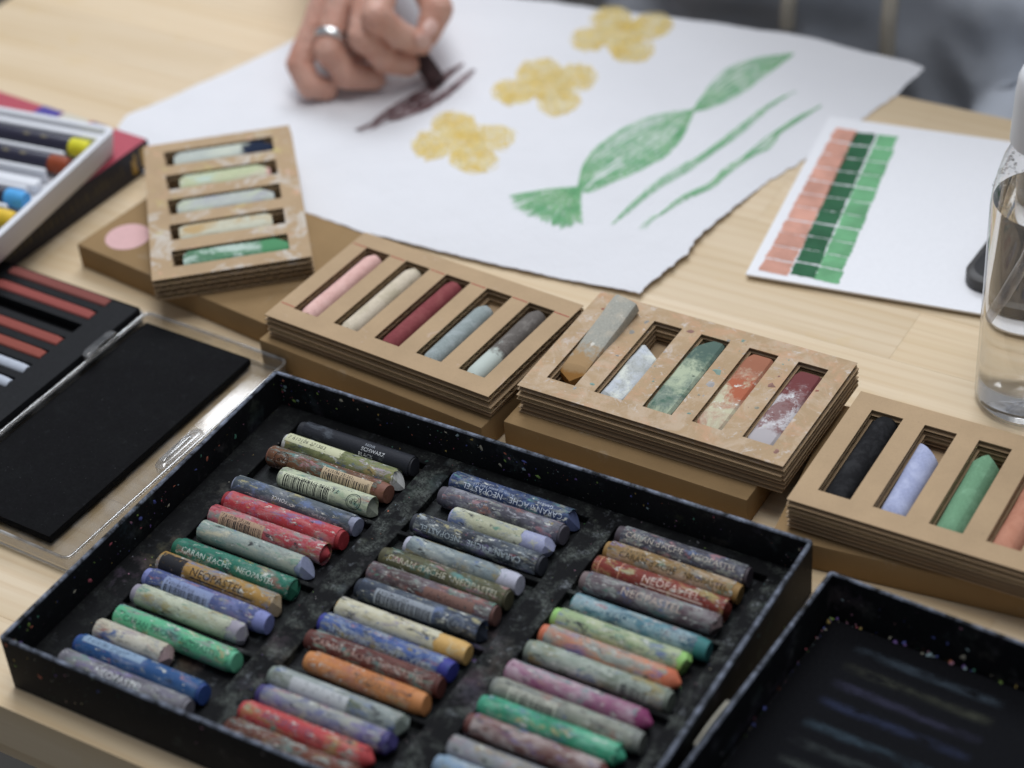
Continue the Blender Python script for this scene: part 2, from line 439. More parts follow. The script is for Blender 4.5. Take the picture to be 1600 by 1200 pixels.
b = NB('paper_white'); g = b.noise(b.co, 420, 5, .7); g2 = b.noise(b.map(loc=(2, 1, 0)), 9, 3)
pc = b.mix(b.step(g2, .3, .7), (.76, .76, .78, 1), (.80, .80, .82, 1)); b.bump(b.math('ADD', g, b.math('MULTIPLY', b.noise(b.map(loc=(1, 7, 0)), 75, 4, .6), 1.6)), .5, .0012); M_PAPER = b.fin(pc, .85, .15)
sm = mobj('sheet', sheet(pts, paper_h, 0), M_PAPER, paper)

def crayon_mat(name, col, cover, dark=None, stretch=(1, 1, 1), rot=0.0):
    b = NB(name); v = b.map(scale=stretch, rot=(0, 0, rot))
    f = b.noise(v, 260, 6, .75); f2 = b.noise(b.map(loc=(3, 3, 3)), 60, 4, .6)
    s_ = b.math('ADD', b.math('MULTIPLY', f, .65), b.math('MULTIPLY', f2, .35))
    a = b.step(s_, .62-.45*cover, .80-.45*cover, 0, .97)
    b.l(a, b.p.inputs['Alpha'])
    c = b.mix(b.step(f2, .4, .62), col, dark or tuple(x*.75 for x in col[:3])+(1,))
    return b.fin(c, .8, .15)
M_YEL = crayon_mat('crayon_yellow', lin('#efdca8'), .80, lin('#e3c777'))
M_YEL2 = crayon_mat('crayon_yellow_deep', lin('#e4c878'), .24, lin('#dcb964'))
M_GRN = crayon_mat('crayon_green', lin('#a9d2ae'), .84, lin('#86bf92'), (1, .22, 1), -.60)
M_GRN2 = crayon_mat('crayon_green_deep', lin('#7fbb8b'), .60, lin('#70b07e'), (1, .22, 1), -.60)
M_BRN = crayon_mat('crayon_brown', lin('#876769'), .84, lin('#65484b'), (.3, 1, 1), .6)
def poly_from_px(px, jag=.0004, close=True, step=.0025, rnd=True):
    P = [at(x, y) for x, y in px]; n = len(P); out = []
    for i in range(n):           # Catmull-Rom through the traced points
        p0, p1, p2, p3 = P[i-1], P[i], P[(i+1) % n], P[(i+2) % n]
        k = max(2, int((p2-p1).length/step))
        for j in range(k):
            t = j/k; q = .5*((2*p1)+(p2-p0)*t+(2*p0-5*p1+4*p2-p3)*t*t+(3*p1-p0-3*p2+p3)*t**3)
            out.append(q + Vector((random.uniform(-jag, jag), random.uniform(-jag, jag), 0)))
    return out
_lift = [.00016]
def smooth_px(px, step=5):
    out = []; n = len(px)
    for i in range(n-1):
        p0, p1, p2, p3 = px[max(0, i-1)], px[i], px[i+1], px[min(n-1, i+2)]
        k = max(2, int(math.hypot(p2[0]-p1[0], p2[1]-p1[1])/step))
        for j in range(k):
            t = j/k; out.append(tuple(.5*(2*p1[c]+(p2[c]-p0[c])*t+(2*p0[c]-5*p1[c]+4*p2[c]-p3[c])*t*t+(3*p1[c]-p0[c]-3*p2[c]+p3[c])*t**3) for c in (0, 1)))
    out.append(px[-1]); return out
def strokes(name, lines, mat, w=.0016, label=None):
    """pastel strokes: every line a narrow ribbon lying on the paper, all of one drawn shape in one part"""
    bm = bmesh.new(); uv = bm.loops.layers.uv.new('UVMap')
    for ln in lines:
        _lift[0] += .0000022; P = [at(x, y_) for x, y_ in ln]; ww = w*random.uniform(.7, 1.25); n = len(P); sd = random.uniform(0, 50); pv = None
        for i, p in enumerate(P):
            d = (P[min(i+1, n-1)]-P[max(i-1, 0)]); d.normalize(); q = Vector((-d.y, d.x, 0)); t = i/max(1, n-1)
            k = ww*.5*(.35+.65*min(1, 6*t, 6*(1-t)))*(1+.35*mnoise.noise(Vector((i*.35, sd, 0))))
            a_, b2 = p+q*k, p-q*k
            cur = [bm.verts.new((v.x, v.y, paper_h(v.x, v.y)+_lift[0])) for v in (a_, b2)]
            if pv:
                f = bm.faces.new((pv[0], pv[1], cur[1], cur[0])); f.normal_update()
                for l_, u in zip(f.loops, ((pt, 0), (pt, 1), (t, 1), (t, 0))): l_[uv].uv = u
                if f.normal.z < 0: f.normal_flip()
            pv = cur; pt = t
    me = bpy.data.meshes.new(name); bm.to_mesh(me); bm.free()
    o = mobj(name, me, mat, paper)
    if label: o['label'] = label
    return o
def pastel_mat(name, col, dark, cover=.6):
    """dry pastel caught on the tooth of the paper, thin at the sides of the stroke"""
    b = NB(name); f = b.noise(b.co, 620, 4, .75); f2 = b.noise(b.map(loc=(3, 3, 3)), 90, 4, .6)
    sp = b.n('ShaderNodeSeparateXYZ'); b.l(b.n('ShaderNodeTexCoord').outputs['UV'], sp.inputs[0])
    side = b.math('ABSOLUTE', b.math('SUBTRACT', b.math('MULTIPLY', sp.outputs[1], 2.0), 1.0))
    v = b.math('SUBTRACT', b.math('ADD', b.math('MULTIPLY', f, .85), b.math('MULTIPLY', f2, .15)), b.math('MULTIPLY', b.math('POWER', side, 2.0), .16))
    b.l(b.step(v, .60-.35*cover, .76-.35*cover, 0, .80), b.p.inputs['Alpha'])
    return b.fin(b.mix(b.step(f2, .38, .62), col, dark), .85, .1)
def between(A, B, n, j=3.0):
    A, B = smooth_px(A), smooth_px(B); m = 26; out = []
    g = lambda C, t: C[min(len(C)-1, int(t*(len(C)-1)+.5))]
    for k in range(n):
        u = min(1, max(0, (k+random.uniform(-.5, .5))/max(1, n-1))); t0, t1 = random.choice((0, 0, random.uniform(0, .4))), random.choice((1, 1, random.uniform(.6, 1)))
        out.append([(g(A, t)[0]*(1-u)+g(B, t)[0]*u+random.uniform(-.6, .6), g(A, t)[1]*(1-u)+g(B, t)[1]*u+random.uniform(-.6, .6)) for t in [t0+(t1-t0)*i/m for i in range(m+1)]])
    return out
M_YEL = pastel_mat('pastel_yellow', lin('#f3e2a6'), lin('#ecd07a'), .66)
M_GRN = pastel_mat('pastel_green', lin('#9dcd9e'), lin('#79ba86'), .68)
M_BRN = pastel_mat('pastel_brown', lin('#80585a'), lin('#5e3c3e'), .66)
def flower(cx, cy_, sc, rot):
    T = lambda x, y_: (cx+sc*(x*math.cos(rot)-y_*math.sin(rot)), cy_+sc*(x*math.sin(rot)+y_*math.cos(rot)))
    L_ = []
    for (a, b_, rx, ry) in [(q0+random.uniform(-5, 5), q1+random.uniform(-3, 3), q2*random.uniform(1.0, 1.2), q3*random.uniform(1.05, 1.25)) for q0, q1, q2, q3 in ((-46, 4, 31, 20), (-4, -26, 32, 19), (50, -10, 36, 19), (22, 23, 34, 21), (6, -2, 36, 24))]:
        for rep_ in range(1):
            ph, turns, pts_ = random.uniform(0, 6.28), 3.2, []
            for i in range(70):
                t = i/69; k = (1.0-.82*t)+random.uniform(-.05, .05); an = ph+turns*2*math.pi*t
                pts_.append(T(a+rx*k*math.cos(an), b_+ry*k*math.sin(an)))
            L_.append(pts_)
        zz, n_ = [], random.randint(15, 19); ta = random.uniform(-.5, .5)      # the petal filled with a quick zigzag
        for i in range(n_):
            t = -1+2*i/(n_-1); h_ = math.sqrt(max(0, 1-t*t))*(1 if i % 2 else -1)*random.uniform(.75, 1.1)
            zz.append(T(a+rx*.95*(t*math.cos(ta)-h_*math.sin(ta)*.7), b_+ry*.95*(h_*math.cos(ta)+t*math.sin(ta))))
        L_.append(smooth_px(zz))
    strokes('drawn_flower', L_, M_YEL, .0040)
flower(716, 228, 1.0, .02); flower(850, 142, .98, -.05); flower(964, 60, .97, -.05)
strokes('drawn_leaf', between([(903, 303), (912, 268), (938, 236), (985, 204), (1040, 184), (1084, 177)], [(905, 305), (925, 305), (965, 290), (1012, 268), (1056, 236), (1084, 180)], 30), M_GRN, .0021)
strokes('drawn_leaf', between([(1082, 180), (1104, 148), (1135, 116), (1180, 97), (1240, 90)], [(1082, 182), (1110, 175), (1152, 156), (1190, 128), (1238, 93)], 20), M_GRN, .0019)
fan = []
for k in range(62):
    u = k/61; e = ((800, 314), (812, 335), (842, 350), (880, 361), (910, 352))
    q = smooth_px(list(e), 6); q = q[int(u*(len(q)-1))]; st = (900+random.uniform(-6, 8), 301+random.uniform(-3, 6)); mx_, my_ = (st[0]+q[0])/2, (st[1]+q[1])/2-4*(1-u)
    fan.append(smooth_px([st, (mx_, my_), (q[0]+random.uniform(-5, 3), q[1]+random.uniform(-4, 4))]))
strokes('drawn_leaf', fan, M_GRN, .0024)
strokes('drawn_stem', between([(955, 357), (975, 333), (1005, 307), (1050, 275), (1100, 246), (1150, 206), (1200, 169), (1242, 147)], [(957, 358), (979, 341), (1012, 314), (1060, 284), (1108, 250), (1160, 211), (1203, 173), (1243, 148)], 6), M_GRN, .0014)
strokes('drawn_stem', between([(998, 365), (1014, 348), (1030, 341), (1062, 316), (1100, 296), (1112, 288), (1132, 267), (1165, 246), (1190, 222), (1206, 212), (1240, 189), (1283, 167)], [(1012, 366), (1018, 352), (1040, 338), (1072, 318), (1112, 300), (1132, 280), (1140, 274), (1172, 250), (1206, 232), (1216, 214), (1246, 193), (1283, 168)], 7), M_GRN, .0014)
strokes('drawn_branch', between([(555, 208), (580, 198), (598, 182), (640, 156), (672, 138), (700, 118), (724, 106)], [(562, 216), (590, 205), (616, 192), (656, 168), (682, 148), (704, 126), (726, 108)], 12), M_BRN, .0026, 'dark brown branch freshly drawn under the pastel')
strokes('drawn_branch', between([(604, 190), (640, 176), (668, 163), (700, 144), (722, 126), (741, 114)], [(610, 196), (650, 184), (678, 171), (708, 152), (732, 133), (744, 117)], 9), M_BRN, .0023)

# ------------------------------------------------------------------ swatch card
card = tag(empty('swatch_card'), 'white card with columns of salmon, dark green and light green colour swatches', 'card')
A_ = at(1165, 436); B_ = at(1296, 189); v_ = (B_-A_); hgt = v_.length; v_.normalize(); u_ = Vector((v_.y, -v_.x, 0))
card_h = lambda x, y_: .0016
cz = .0021
bm = bmesh.new(); add_box(bm, 0, .215, 0, hgt, 0, .0011)
co = mobj('card_sheet', to_mesh(bm, 'card'), plain('card_white', (.86, .86, .88, 1), .75, .2, 500, .02), card, (A_.x, A_.y, cz), math.atan2(u_.y, u_.x))
cols = [((1306, 200), (1340, 205), (1184, 424), (1230, 433), 'salmon', '#dca592'), ((1337, 207), (1369, 210), (1233, 430), (1270, 437), 'dark', '#3a6a4c'), ((1372, 211), (1404, 214), (1271, 438), (1309, 446), 'light', '#7ab787')]
for (a, b_, c_, d_, nm, hx) in cols:
    mats = [crayon_mat('swatch_%s_%d' % (nm, k), lin(hx, 1.10-.05*k), 1.0-.05*k) for k in range(3)]
    N = 11
    for k in range(N):
        t0, t1 = k/N - .002, (k+1)/N - .0065 - .003*((k*7) % 3 == 0)
        lp = lambda p, q, t: (p[0]+(q[0]-p[0])*t, p[1]+(q[1]-p[1])*t)
        w0 = random.uniform(-1, 1.5)
        p = [lp(a, c_, t0), lp(b_, d_, t0), lp(b_, d_, t1), lp(a, c_, t1)]
        p[1] = (p[1][0]+w0, p[1][1]); p[2] = (p[2][0]+w0, p[2][1])
        P4 = [at(*q, z=cz+.0011) for q in p]; poly = []
        for q, r_ in zip(P4, P4[1:]+P4[:1]):
            for i in range(7): poly.append(q.lerp(r_, i/7)+Vector((random.uniform(-.0005, .0005), random.uniform(-.0003, .0003), 0)))
        bm = bmesh.new(); f = bm.faces.new([bm.verts.new((q.x, q.y, cz+.00125)) for q in poly])
        if f.normal.z < 0: f.normal_flip()
        mobj('swatch', to_mesh(bm, 'swatch'), mats[k % 3], card)

# ------------------------------------------------------------------ dark slab on the card
pA, pB = at(1503, 432, .006), at(1590, 320, .006)
bm = bmesh.new(); pr = rrect(.072, .146, .011, 8)
ang = math.atan2(pB.y-pA.y, pB.x-pA.x) - math.pi/2
lo = [[bm.verts.new((x*(1-i_)+.036*i_, y_*(1-i_)+.073*i_, z)) for x, y_ in pr] for z, i_ in ((0, .03), (.0012, 0), (.0068, 0), (.008, .03))]
for a, b_ in zip(lo, lo[1:]):
    for k in range(len(a)): bm.faces.new((a[k], a[(k+1) % len(a)], b_[(k+1) % len(a)], b_[k]))
bm.faces.new(list(reversed(lo[0]))); bm.faces.new(lo[-1])
ph = empty('smartphone', (pA.x+.0005, pA.y-.006, cz+.0012), ang)
tag(ph, 'dark rounded phone lying on the swatch card behind the bottle', 'phone')
mobj('phone_body', to_mesh(bm, 'phone', True, 40), plain('phone_black', lin('#3c3a38'), .45, .4), ph)
bm = bmesh.new(); bm.faces.new([bm.verts.new((x*.92+.003, y_*.95+.0035, .0081)) for x, y_ in pr])
mobj('screen', to_mesh(bm, 'screen'), plain('phone_screen', lin('#2c2b2b'), .25, .5), ph)

# ------------------------------------------------------------------ bottle
bc = at(1532, 650, 0) + Vector((cR.x, cR.y, 0)).normalized()*.0262 + Vector((cF.x, cF.y, 0)).normalized()*.012
bottle = tag(empty('spray_bottle', (bc.x, bc.y, 0)), 'clear plastic bottle of liquid with white cap, behind the cardboard holders', 'bottle')
RB = .0262
prof = [(0.0005, RB-.003), (.0005+.0012, RB-.0008), (.004, RB), (.110, RB), (.118, RB-.0008), (.126, RB-.0024), (.134, RB-.0045), (.140, RB-.0072), (.1425, RB-.0092), (.147, RB-.0095)]
bm = bmesh.new(); rg = lathe(bm, prof, 48); bm.faces.new(list(reversed(rg[0])))
M_SHELL = clear_mat('bottle_plastic', (.98, .978, .97), .2, .04, 0, .05)
mobj('bottle_body', to_mesh(bm, 'bottle', True, 50), M_SHELL, bottle)
bm = bmesh.new()
rg = lathe(bm, [(.0012, RB-.0034), (.003, RB-.0012), (.113, RB-.0012)], 48); bm.faces.new(list(reversed(rg[0]))); bm.faces.new(rg[-1])
b = NB('liquid'); b.p.inputs['Transmission Weight'].default_value = 1.0; b.p.inputs['IOR'].default_value = 1.2
M_LIQ = b.fin((.99, .985, .975, 1), .02, .3)
mobj('liquid', to_mesh(bm, 'liquid', True, 50), M_LIQ, bottle)
bm = bmesh.new()
for i in range(260):                                    # drops clinging above the liquid
    a = random.uniform(0, 2*math.pi); h = random.uniform(.117, .136); r = RB-.0008 - max(0, (h-.118)*.42)
    rr = random.uniform(.0003, .0009)
    bmesh.ops.create_icosphere(bm, subdivisions=1, radius=rr, matrix=Matrix.Translation((r*math.cos(a), r*math.sin(a), h)))
dr = mobj('droplets', to_mesh(bm, 'drops', True, 180), clear_mat('drops', (.9, .9, .9), .6, .05), bottle); dr['kind'] = 'stuff'
bm = bmesh.new(); rg = lathe(bm, [(.144, .0196), (.1445, .0200), (.168, .0192), (.175, .0186), (.180, .0165), (.1825, .012), (.183, .0)], 40); bm.faces.new(list(reversed(rg[0])))
cap = mobj('cap', to_mesh(bm, 'cap', True, 40), plain('cap_white', (.82, .82, .83, 1), .4, .4), bottle)
bm = bmesh.new()
lf = -Vector((cR.x, cR.y, 0)).normalized()
tube(bm, [Vector((0, 0, .145)) , Vector((0, 0, .11))+lf*.001, Vector((0, 0, .085))+lf*.006, Vector((0, 0, .062))+lf*.014, Vector((0, 0, .048))+lf*.021], .0024, 10)
mobj('dip_tube', to_mesh(bm, 'tube', True, 60), clear_mat('tube_milky', (.9, .9, .92), .4, .08, 0, .5), bottle)

# ------------------------------------------------------------------ kraft boxes
def kraft_box(pl, pr_, depth, h, label, z0=0.0, seam=.0006, flip=1):
    a, b_ = at(*pl, z=h), at(*pr_, z=h); w = (b_-a).length; rz = math.atan2(b_.y-a.y, b_.x-a.x)
    root = tag(empty('kraft_box', (a.x, a.y, z0), rz), label, 'box', 'flat kraft boxes')
    bm = bmesh.new(); add_box(bm, 0, w, 0, depth, .0002, h); bevel_all(bm, .0009, 2)
    mobj('lid', to_mesh(bm, 'kraft_lid', True, 40), M_KRAFTBOX, root)
    return root, w, rz
kb1, kw, krz = kraft_box((120, 381), (414, 506), .090, .0148, 'kraft box with a pink round sticker, under the tilted holder at left')
kb2, _, _ = kraft_box((404, 530), (752, 669), .086, .0158, 'kraft box under the holder with the dark red stick')
kb3, _, _ = kraft_box((786, 658), (1167, 782), .086, .0160, 'kraft box under the paint-stained holder in the middle')
kb4, _, _ = kraft_box((1204, 836), (1640, 938), .098, .0145, 'kraft box under the right holder with black and lavender sticks')
# pink sticker
p_ = at(200, 370, .0148); loc = kb1.matrix_basis.inverted() @ p_
bm = bmesh.new(); bmesh.ops.create_circle(bm, cap_ends=True, segments=40, radius=.0125, matrix=Matrix.Translation((loc.x, loc.y, .0149)))
mobj('round_sticker', to_mesh(bm, 'sticker'), plain('sticker_pink', lin('#d9b0ae'), .7, .2, 300, .04), kb1)

# ------------------------------------------------------------------ corrugated holders
FW, FD = .1370, .0835
SX = [.0098+.0255*i for i in range(5)]; SW = .0152; SY0, SY1 = .0112, .0728
LT = .0033
def layer_mesh(phase, slots, rough_edge):
    bm = bmesh.new(); xs = [0]
    for s in SX: xs += [s, s+SW]
    xs.append(FW); ys = [0, SY0, SY1, FD]
    hole = (lambda i, j: j == 1 and i % 2 == 1) if slots else (lambda i, j: False)
    li = .00036
    holed_plate(bm, xs, ys, hole, LT-li-.00003, LT-.00003); holed_plate(bm, xs, ys, hole, 0, li)
    nl = len(bm.faces)
    # fluted core, running along x
    per = .0066; th = .00040; amp = (LT-2*li-th)/2-.00002; n = 8
    def wave(x0, x1, y0, y1):
        k = int((y1-y0)/per*n)+1; rows = []
        for i in range(k+1):
            y_ = y0+(y1-y0)*i/k; z = LT/2 + amp*math.asin(.94*math.sin(2*math.pi*(y_/per)+phase))/math.asin(.94)
            rows.append([bm.verts.new((x, y_, z+dz)) for x, dz in ((x0, -th/2), (x1, -th/2), (x1, th/2), (x0, th/2))])
        for a, c in zip(rows, rows[1:]):
            for q in range(4): bm.faces.new((a[q], a[(q+1) % 4], c[(q+1) % 4], c[q]))
        bm.faces.new(list(reversed(rows[0]))); bm.faces.new(rows[-1])
    e = .00012
    if slots:
        wave(e, FW-e, .0005, SY0-e); wave(e, FW-e, SY1+e, FD-e)
        for i in range(0, len(xs)-1, 2): wave(xs[i]+e, xs[i+1]-e, SY0+e, SY1-e)
    else: wave(e, FW-e, .0005, FD-e)
    me = bpy.data.meshes.new('layer'); 
    for i, f in enumerate(bm.faces): f.material_index = 0 if i < nl else 1
    bm.to_mesh(me); bm.free(); return me
LAYERS = [layer_mesh(p, True, 0) for p in (0.3, 1.7, 3.1, 4.6)]; SOLID = layer_mesh(1, False, 0)
SHEET = {}
def holder(fl_, rz, n, ztop, topmat, label, jit=.0007, lt=LT):
    z0 = ztop - n*lt
    root = tag(empty('cardboard_holder', (fl_[0], fl_[1], z0), rz), label, 'pastel holder', 'corrugated cardboard pastel holders')
    for k in range(n):
        src = SOLID if k == 0 else LAYERS[(k*7+n) % 4]
        me = src.copy(); me.materials.append(topmat if k == n-1 else M_KRAFT); me.materials.append(M_CORE)
        j = 0 if k == n-1 else jit
        lo_ = mobj('cardboard_layer', me, None, root, (random.uniform(-j, j), random.uniform(-j, j), k*lt), random.uniform(-j, j)*4); lo_.scale = (1, 1, lt/LT)
    SHEET[root] = lt; return root
sm_light = [(lin('#d8c7c4'), .68, 70, .06, .5), (lin('#cdb680'), .70, 55, .05, .5)]
sm_heavy = [(lin('#cbb7a0'), .55, 60, .07, .6), (lin('#d2a283'), .57, 75, .07, .45), (lin('#d5d0ca'), .63, 170, .05, .65), (lin('#a9cdbf'), .70, 130, .015, .85), (lin('#a8502f'), .70, 230, .012, .85), (lin('#d5d2d4'), .64, 60, .05, .6)]
sm_d = [(lin('#d0ccc4'), .58, 60, .05, .7), (lin('#cbbf7c'), .63, 50, .05, .7), (lin('#d6a98e'), .64, 55, .05, .6), (lin('#c9d2dc'), .70, 80, .03, .8)]
sm_c = [(lin('#3a3632'), .72, 60, .06, .6)]
ZA, ZB, ZC, ZD = .0305, .0325, .0325, .0290
hA = holder((-.0310, .0346), math.radians(-4.0), 4, ZA, kraft_mat('kraft_light', K, sm_light), 'cardboard holder with pink, cream and dark red sticks', .0009)
hB = holder((.1149, .0365), math.radians(-.3), 6, ZB, kraft_mat('kraft_heavy', K, sm_heavy), 'paint-stained cardboard holder with flat smeared sticks, one lying out of its slot', .0010, .0027)
hC = holder((.2623, .0167), math.radians(.2), 6, ZC, kraft_mat('kraft_sooty', K, sm_c), 'cardboard holder at right with black, lavender and green sticks', .0008, .0027)
hD = holder((-.1917, .1407), math.radians(-50.1), 4, ZD, kraft_mat('kraft_stained', K, sm_d), 'cardboard holder turned sideways at left with pale and green sticks', .0007)
# red pencil guide lines on the pink holder
for (x0, x1, yy) in ((.001, .0095, SY0+.001), (.0255, .0345, SY1-.0008), (.0512, .060, SY1-.0008), (.0765, .0855, SY1-.0008), (.102, .111, SY1-.0008), (.1272, .1362, SY1-.0012), (.001, .0095, SY1-.0005)):
    bm = bmesh.new(); z = 4*LT+.00006
    bm.faces.new([bm.verts.new(q) for q in ((x0, yy, z), (x1, yy-.0003, z), (x1, yy+.0003, z), (x0, yy+.0006, z))])
    mobj('pencil_line', to_mesh(bm, 'line'), print_mat('red_pencil', lin('#a8483c'), .85, 900), hA)
hB.name = 'cardboard_holder'

# ------------------------------------------------------------------ sticks in the holders
def stick_mesh(length, r, cuts=(), n=28, flat=0.0, seed=0, block=None, wob=.03):
    """a chalk stick along x; cuts: planes (point, normal) that shave facets off; block = (half width, half height) for flat bars"""
    bm = bmesh.new(); k = 16; prof = []
    for i in range(k+1):
        t = i/k; x = length*t; e = min(x, length-x); rr = r
        if e < r*.3: rr = r*(.86+.14*math.sin(math.pi/2*(e/(r*.3))))
        prof.append((x, rr))
    rg = lathe(bm, prof, n, 'X'); bm.faces.new(list(reversed(rg[0]))); bm.faces.new(rg[-1])
    for v in bm.verts:
        if block:
            hw, hh = block; a = math.atan2(v.co.z, v.co.y); rr = math.hypot(v.co.y, v.co.z)/r
            c, s = math.cos(a), math.sin(a); p = 6.0
            q = (abs(c)**p + abs(s)**p)**(-1/p); v.co.y, v.co.z = hw*rr*q*c, hh*rr*q*s
        w = 1 + wob*mnoise.noise(Vector((v.co.x*90+seed, v.co.y*160, v.co.z*160)))
        v.co.y *= w; v.co.z *= w
    for (pt, no) in cuts:
        rs = bmesh.ops.bisect_plane(bm, geom=list(bm.verts)+list(bm.edges)+list(bm.faces), plane_co=pt, plane_no=no, clear_outer=True)
        ed = [e for e in rs['geom_cut'] if isinstance(e, bmesh.types.BMEdge)]
        if ed: bmesh.ops.contextual_create(bm, geom=ed)
    return to_mesh(bm, 'stick', True, 32)
def put(o, p1, p2, roll=0.0):
    """lay local x from p1 towards p2"""
    d = (p2-p1).normalized(); up = Vector((0, 0, 1)); yy = up.cross(d).normalized(); zz = d.cross(yy)
    m = Matrix.Identity(4)
    for i in range(3): m[i][0], m[i][1], m[i][2], m[i][3] = d[i], yy[i], zz[i], p1[i]
    o.matrix_basis = m @ Matrix.Rotation(roll, 4, 'X')
def in_slot(root, slot, y0, y1, r, n_layers, mat, label, cuts='round', block=None, dx=0.0, seed=0, wob=.03, rz=0.0, lift=0.0):
    """a stick lying in a slot of a holder; y0..y1 along the slot (metres from the holder's front)"""
    hh = block[1] if block else r
    zc = SHEET[root] + hh*(1+wob*.6) + lift
    M = root.matrix_basis
    xc = SX[slot]+SW/2+dx; s_ = math.sin(rz)*(y1-y0)/2
    p1 = M @ Vector((xc-s_, y0, zc)); p2 = M @ Vector((xc+s_, y1, zc)); L = (p2-p1).length
    C = []
    if cuts == 'point': C = [((L-.002, 0, 0), (1, .55, .35)), ((L-.0035, 0, 0), (.8, -.8, .35)), ((L-.002, 0, r*.6), (.55, 0, 1))]
    elif cuts == 'slant': C = [((L-.006, 0, 0), (1, -.75, .25)), ((L-.001, 0, r), (.4, .5, 1)), ((.002, 0, r*.8), (-.6, .3, 1))]
    elif cuts == 'peak': C = [((L-.002, 0, r*.4), (1, .8, .5)), ((L-.002, 0, r*.4), (1, -.8, .5)), ((.003, 0, r*.9), (-.4, 0, 1)), ((L*.6, r*.75, r*.6), (0, .7, .8)), ((L*.6, -r*.8, r*.5), (0, -.8, .7))]
    elif cuts == 'worn': C = [((L-.001, 0, r), (.5, .2, 1)), ((.002, 0, r), (-.6, .3, 1)), ((L-.003, r*.6, r*.6), (.6, .8, .6))]
    o = mobj('chalk_stick', stick_mesh(L, r, C, seed=seed, block=block, wob=wob), mat)
    put(o, p1, p2); tag(o, label, 'pastel', 'sticks in the cardboard holders'); return o
def chalk(name, base, smears=(), ends=(), **kw): return smear_mat(name, mute(lin(base, 1.0), .82, 1.0), [(mute(lin(c, 1.0), .82, 1.0), th-.04, sc*1.5, so) for c, th, sc, so in smears], .85, .12, ends=[(mute(lin(c), .85, .95), xa, xb) for c, xa, xb in ends], **kw)
# holder A
in_slot(hA, 0, .0118, .0690, .0053, 5, chalk('ch_pink', '#e3aca0', [('#eebcb0', .55, 60, .1), ('#a8a49e', .74, 60, .04)]), 'pale pink chalk stick, leftmost in its holder', 'worn', seed=1)
in_slot(hA, 1, .0116, .0690, .0053, 5, chalk('ch_cream', '#d8c8ad', [('#c3b596', .6, 70, .08)]), 'cream chalk stick beside the pale pink one', 'worn', seed=2)
in_slot(hA, 2, .0116, .0690, .0053, 5, chalk('ch_wine', '#8c3c40', [('#974a4a', .6, 70, .1)]), 'dark red chalk stick in the middle of its holder', 'round', seed=3)
in_slot(hA, 3, .0116, .0600, .0053, 5, chalk('ch_bluegrey', '#94a09e', [('#a6b0b0', .6, 70, .08)]), 'blue grey chalk stick between dark red and brown sticks', 'worn', seed=4)
in_slot(hA, 4, .0116, .0690, .0053, 5, chalk('ch_taupe', '#6c655f', [('#8a837c', .62, 80, .08), ('#b8c2b8', .70, 60, .05)], [('#c3cdc3', .026, .012)]), 'taupe chalk stick with a pale dusty end', 'worn', seed=5)
# holder B: flat bars
M_B2 = chalk('bar_grey', '#b2b5b0', [('#c5ccd4', .55, 60, .1), ('#7c8890', .68, 90, .04), ('#d8dcd0', .62, 50, .06)])
M_B3 = chalk('bar_green', '#7f9080', [('#557564', .58, 60, .06), ('#b3bf9d', .58, 40, .08), ('#3e4a40', .72, 160, .03)], [('#587065', .020, .064)])
M_B4 = chalk('bar_orange', '#c4a88c', [('#b8603a', .55, 40, .07), ('#c9c4a0', .58, 50, .07), ('#a2452a', .70, 100, .03), ('#ddd9cc', .68, 120, .03)], [('#aa6a4c', .022, .062)])
M_B5 = chalk('bar_red', '#94716f', [('#7a3e3c', .58, 50, .06), ('#c9c4c6', .57, 55, .05), ('#bfc08a', .68, 50, .04), ('#d8d8d6', .66, 200, .03)], [('#7c4040', .028, .056), ('#b9b2b4', .020, .0)])
M_B1 = chalk('bar_ochre', '#a9a79a', [('#b6ae9c', .60, 80, .06), ('#d9d4c6', .70, 160, .03)], [('#b08c5c', .036, .008), ('#a8742a', .012, .006)])
in_slot(hB, 1, .0118, .0605, .006, 6, M_B2, 'pale grey flat stick with worn pointed end in stained holder', 'slant', (.0068, .0052), seed=6, wob=.05, lift=.0004)
in_slot(hB, 2, .0118, .0715, .006, 6, M_B3, 'green smeared flat stick in stained holder', 'worn', (.0070, .0063), dx=-.0004, seed=7, wob=.05, lift=.0004)
in_slot(hB, 3, .0118, .0705, .006, 6, M_B4, 'orange and cream smeared flat stick in stained holder', 'round', (.0071, .0063), dx=.0002, seed=8, wob=.05, lift=.0004)
in_slot(hB, 4, .0118, .0690, .006, 6, M_B5, 'dark red and white smeared flat stick in stained holder', 'round', (.0070, .0058), seed=9, wob=.05, lift=.0004)
# bar lying out of its slot
Mb = hB.matrix_basis
p1 = Mb @ Vector((SX[0]+SW*.50, .0148, SHEET[hB]+.0078)); p2 = Mb @ Vector((SX[0]+SW*.62, .0790, 6*SHEET[hB]+.0048))
Lb = (p2-p1).length
o = mobj('chalk_stick', stick_mesh(Lb, .006, [((.012, 0, .0036), (-.42, .0, .9)), ((.004, .0, 0), (-1, .5, .1)), ((.004, 0, 0), (-1, -.6, .2)), ((Lb-.003, .002, 0), (1, -.25, .15))], seed=11, block=(.0070, .0036), wob=.05), M_B1)
put(o, p1, p2, math.radians(-5)); tag(o, 'ochre and grey flat stick lying tilted out of its slot', 'pastel', 'sticks in the cardboard holders')
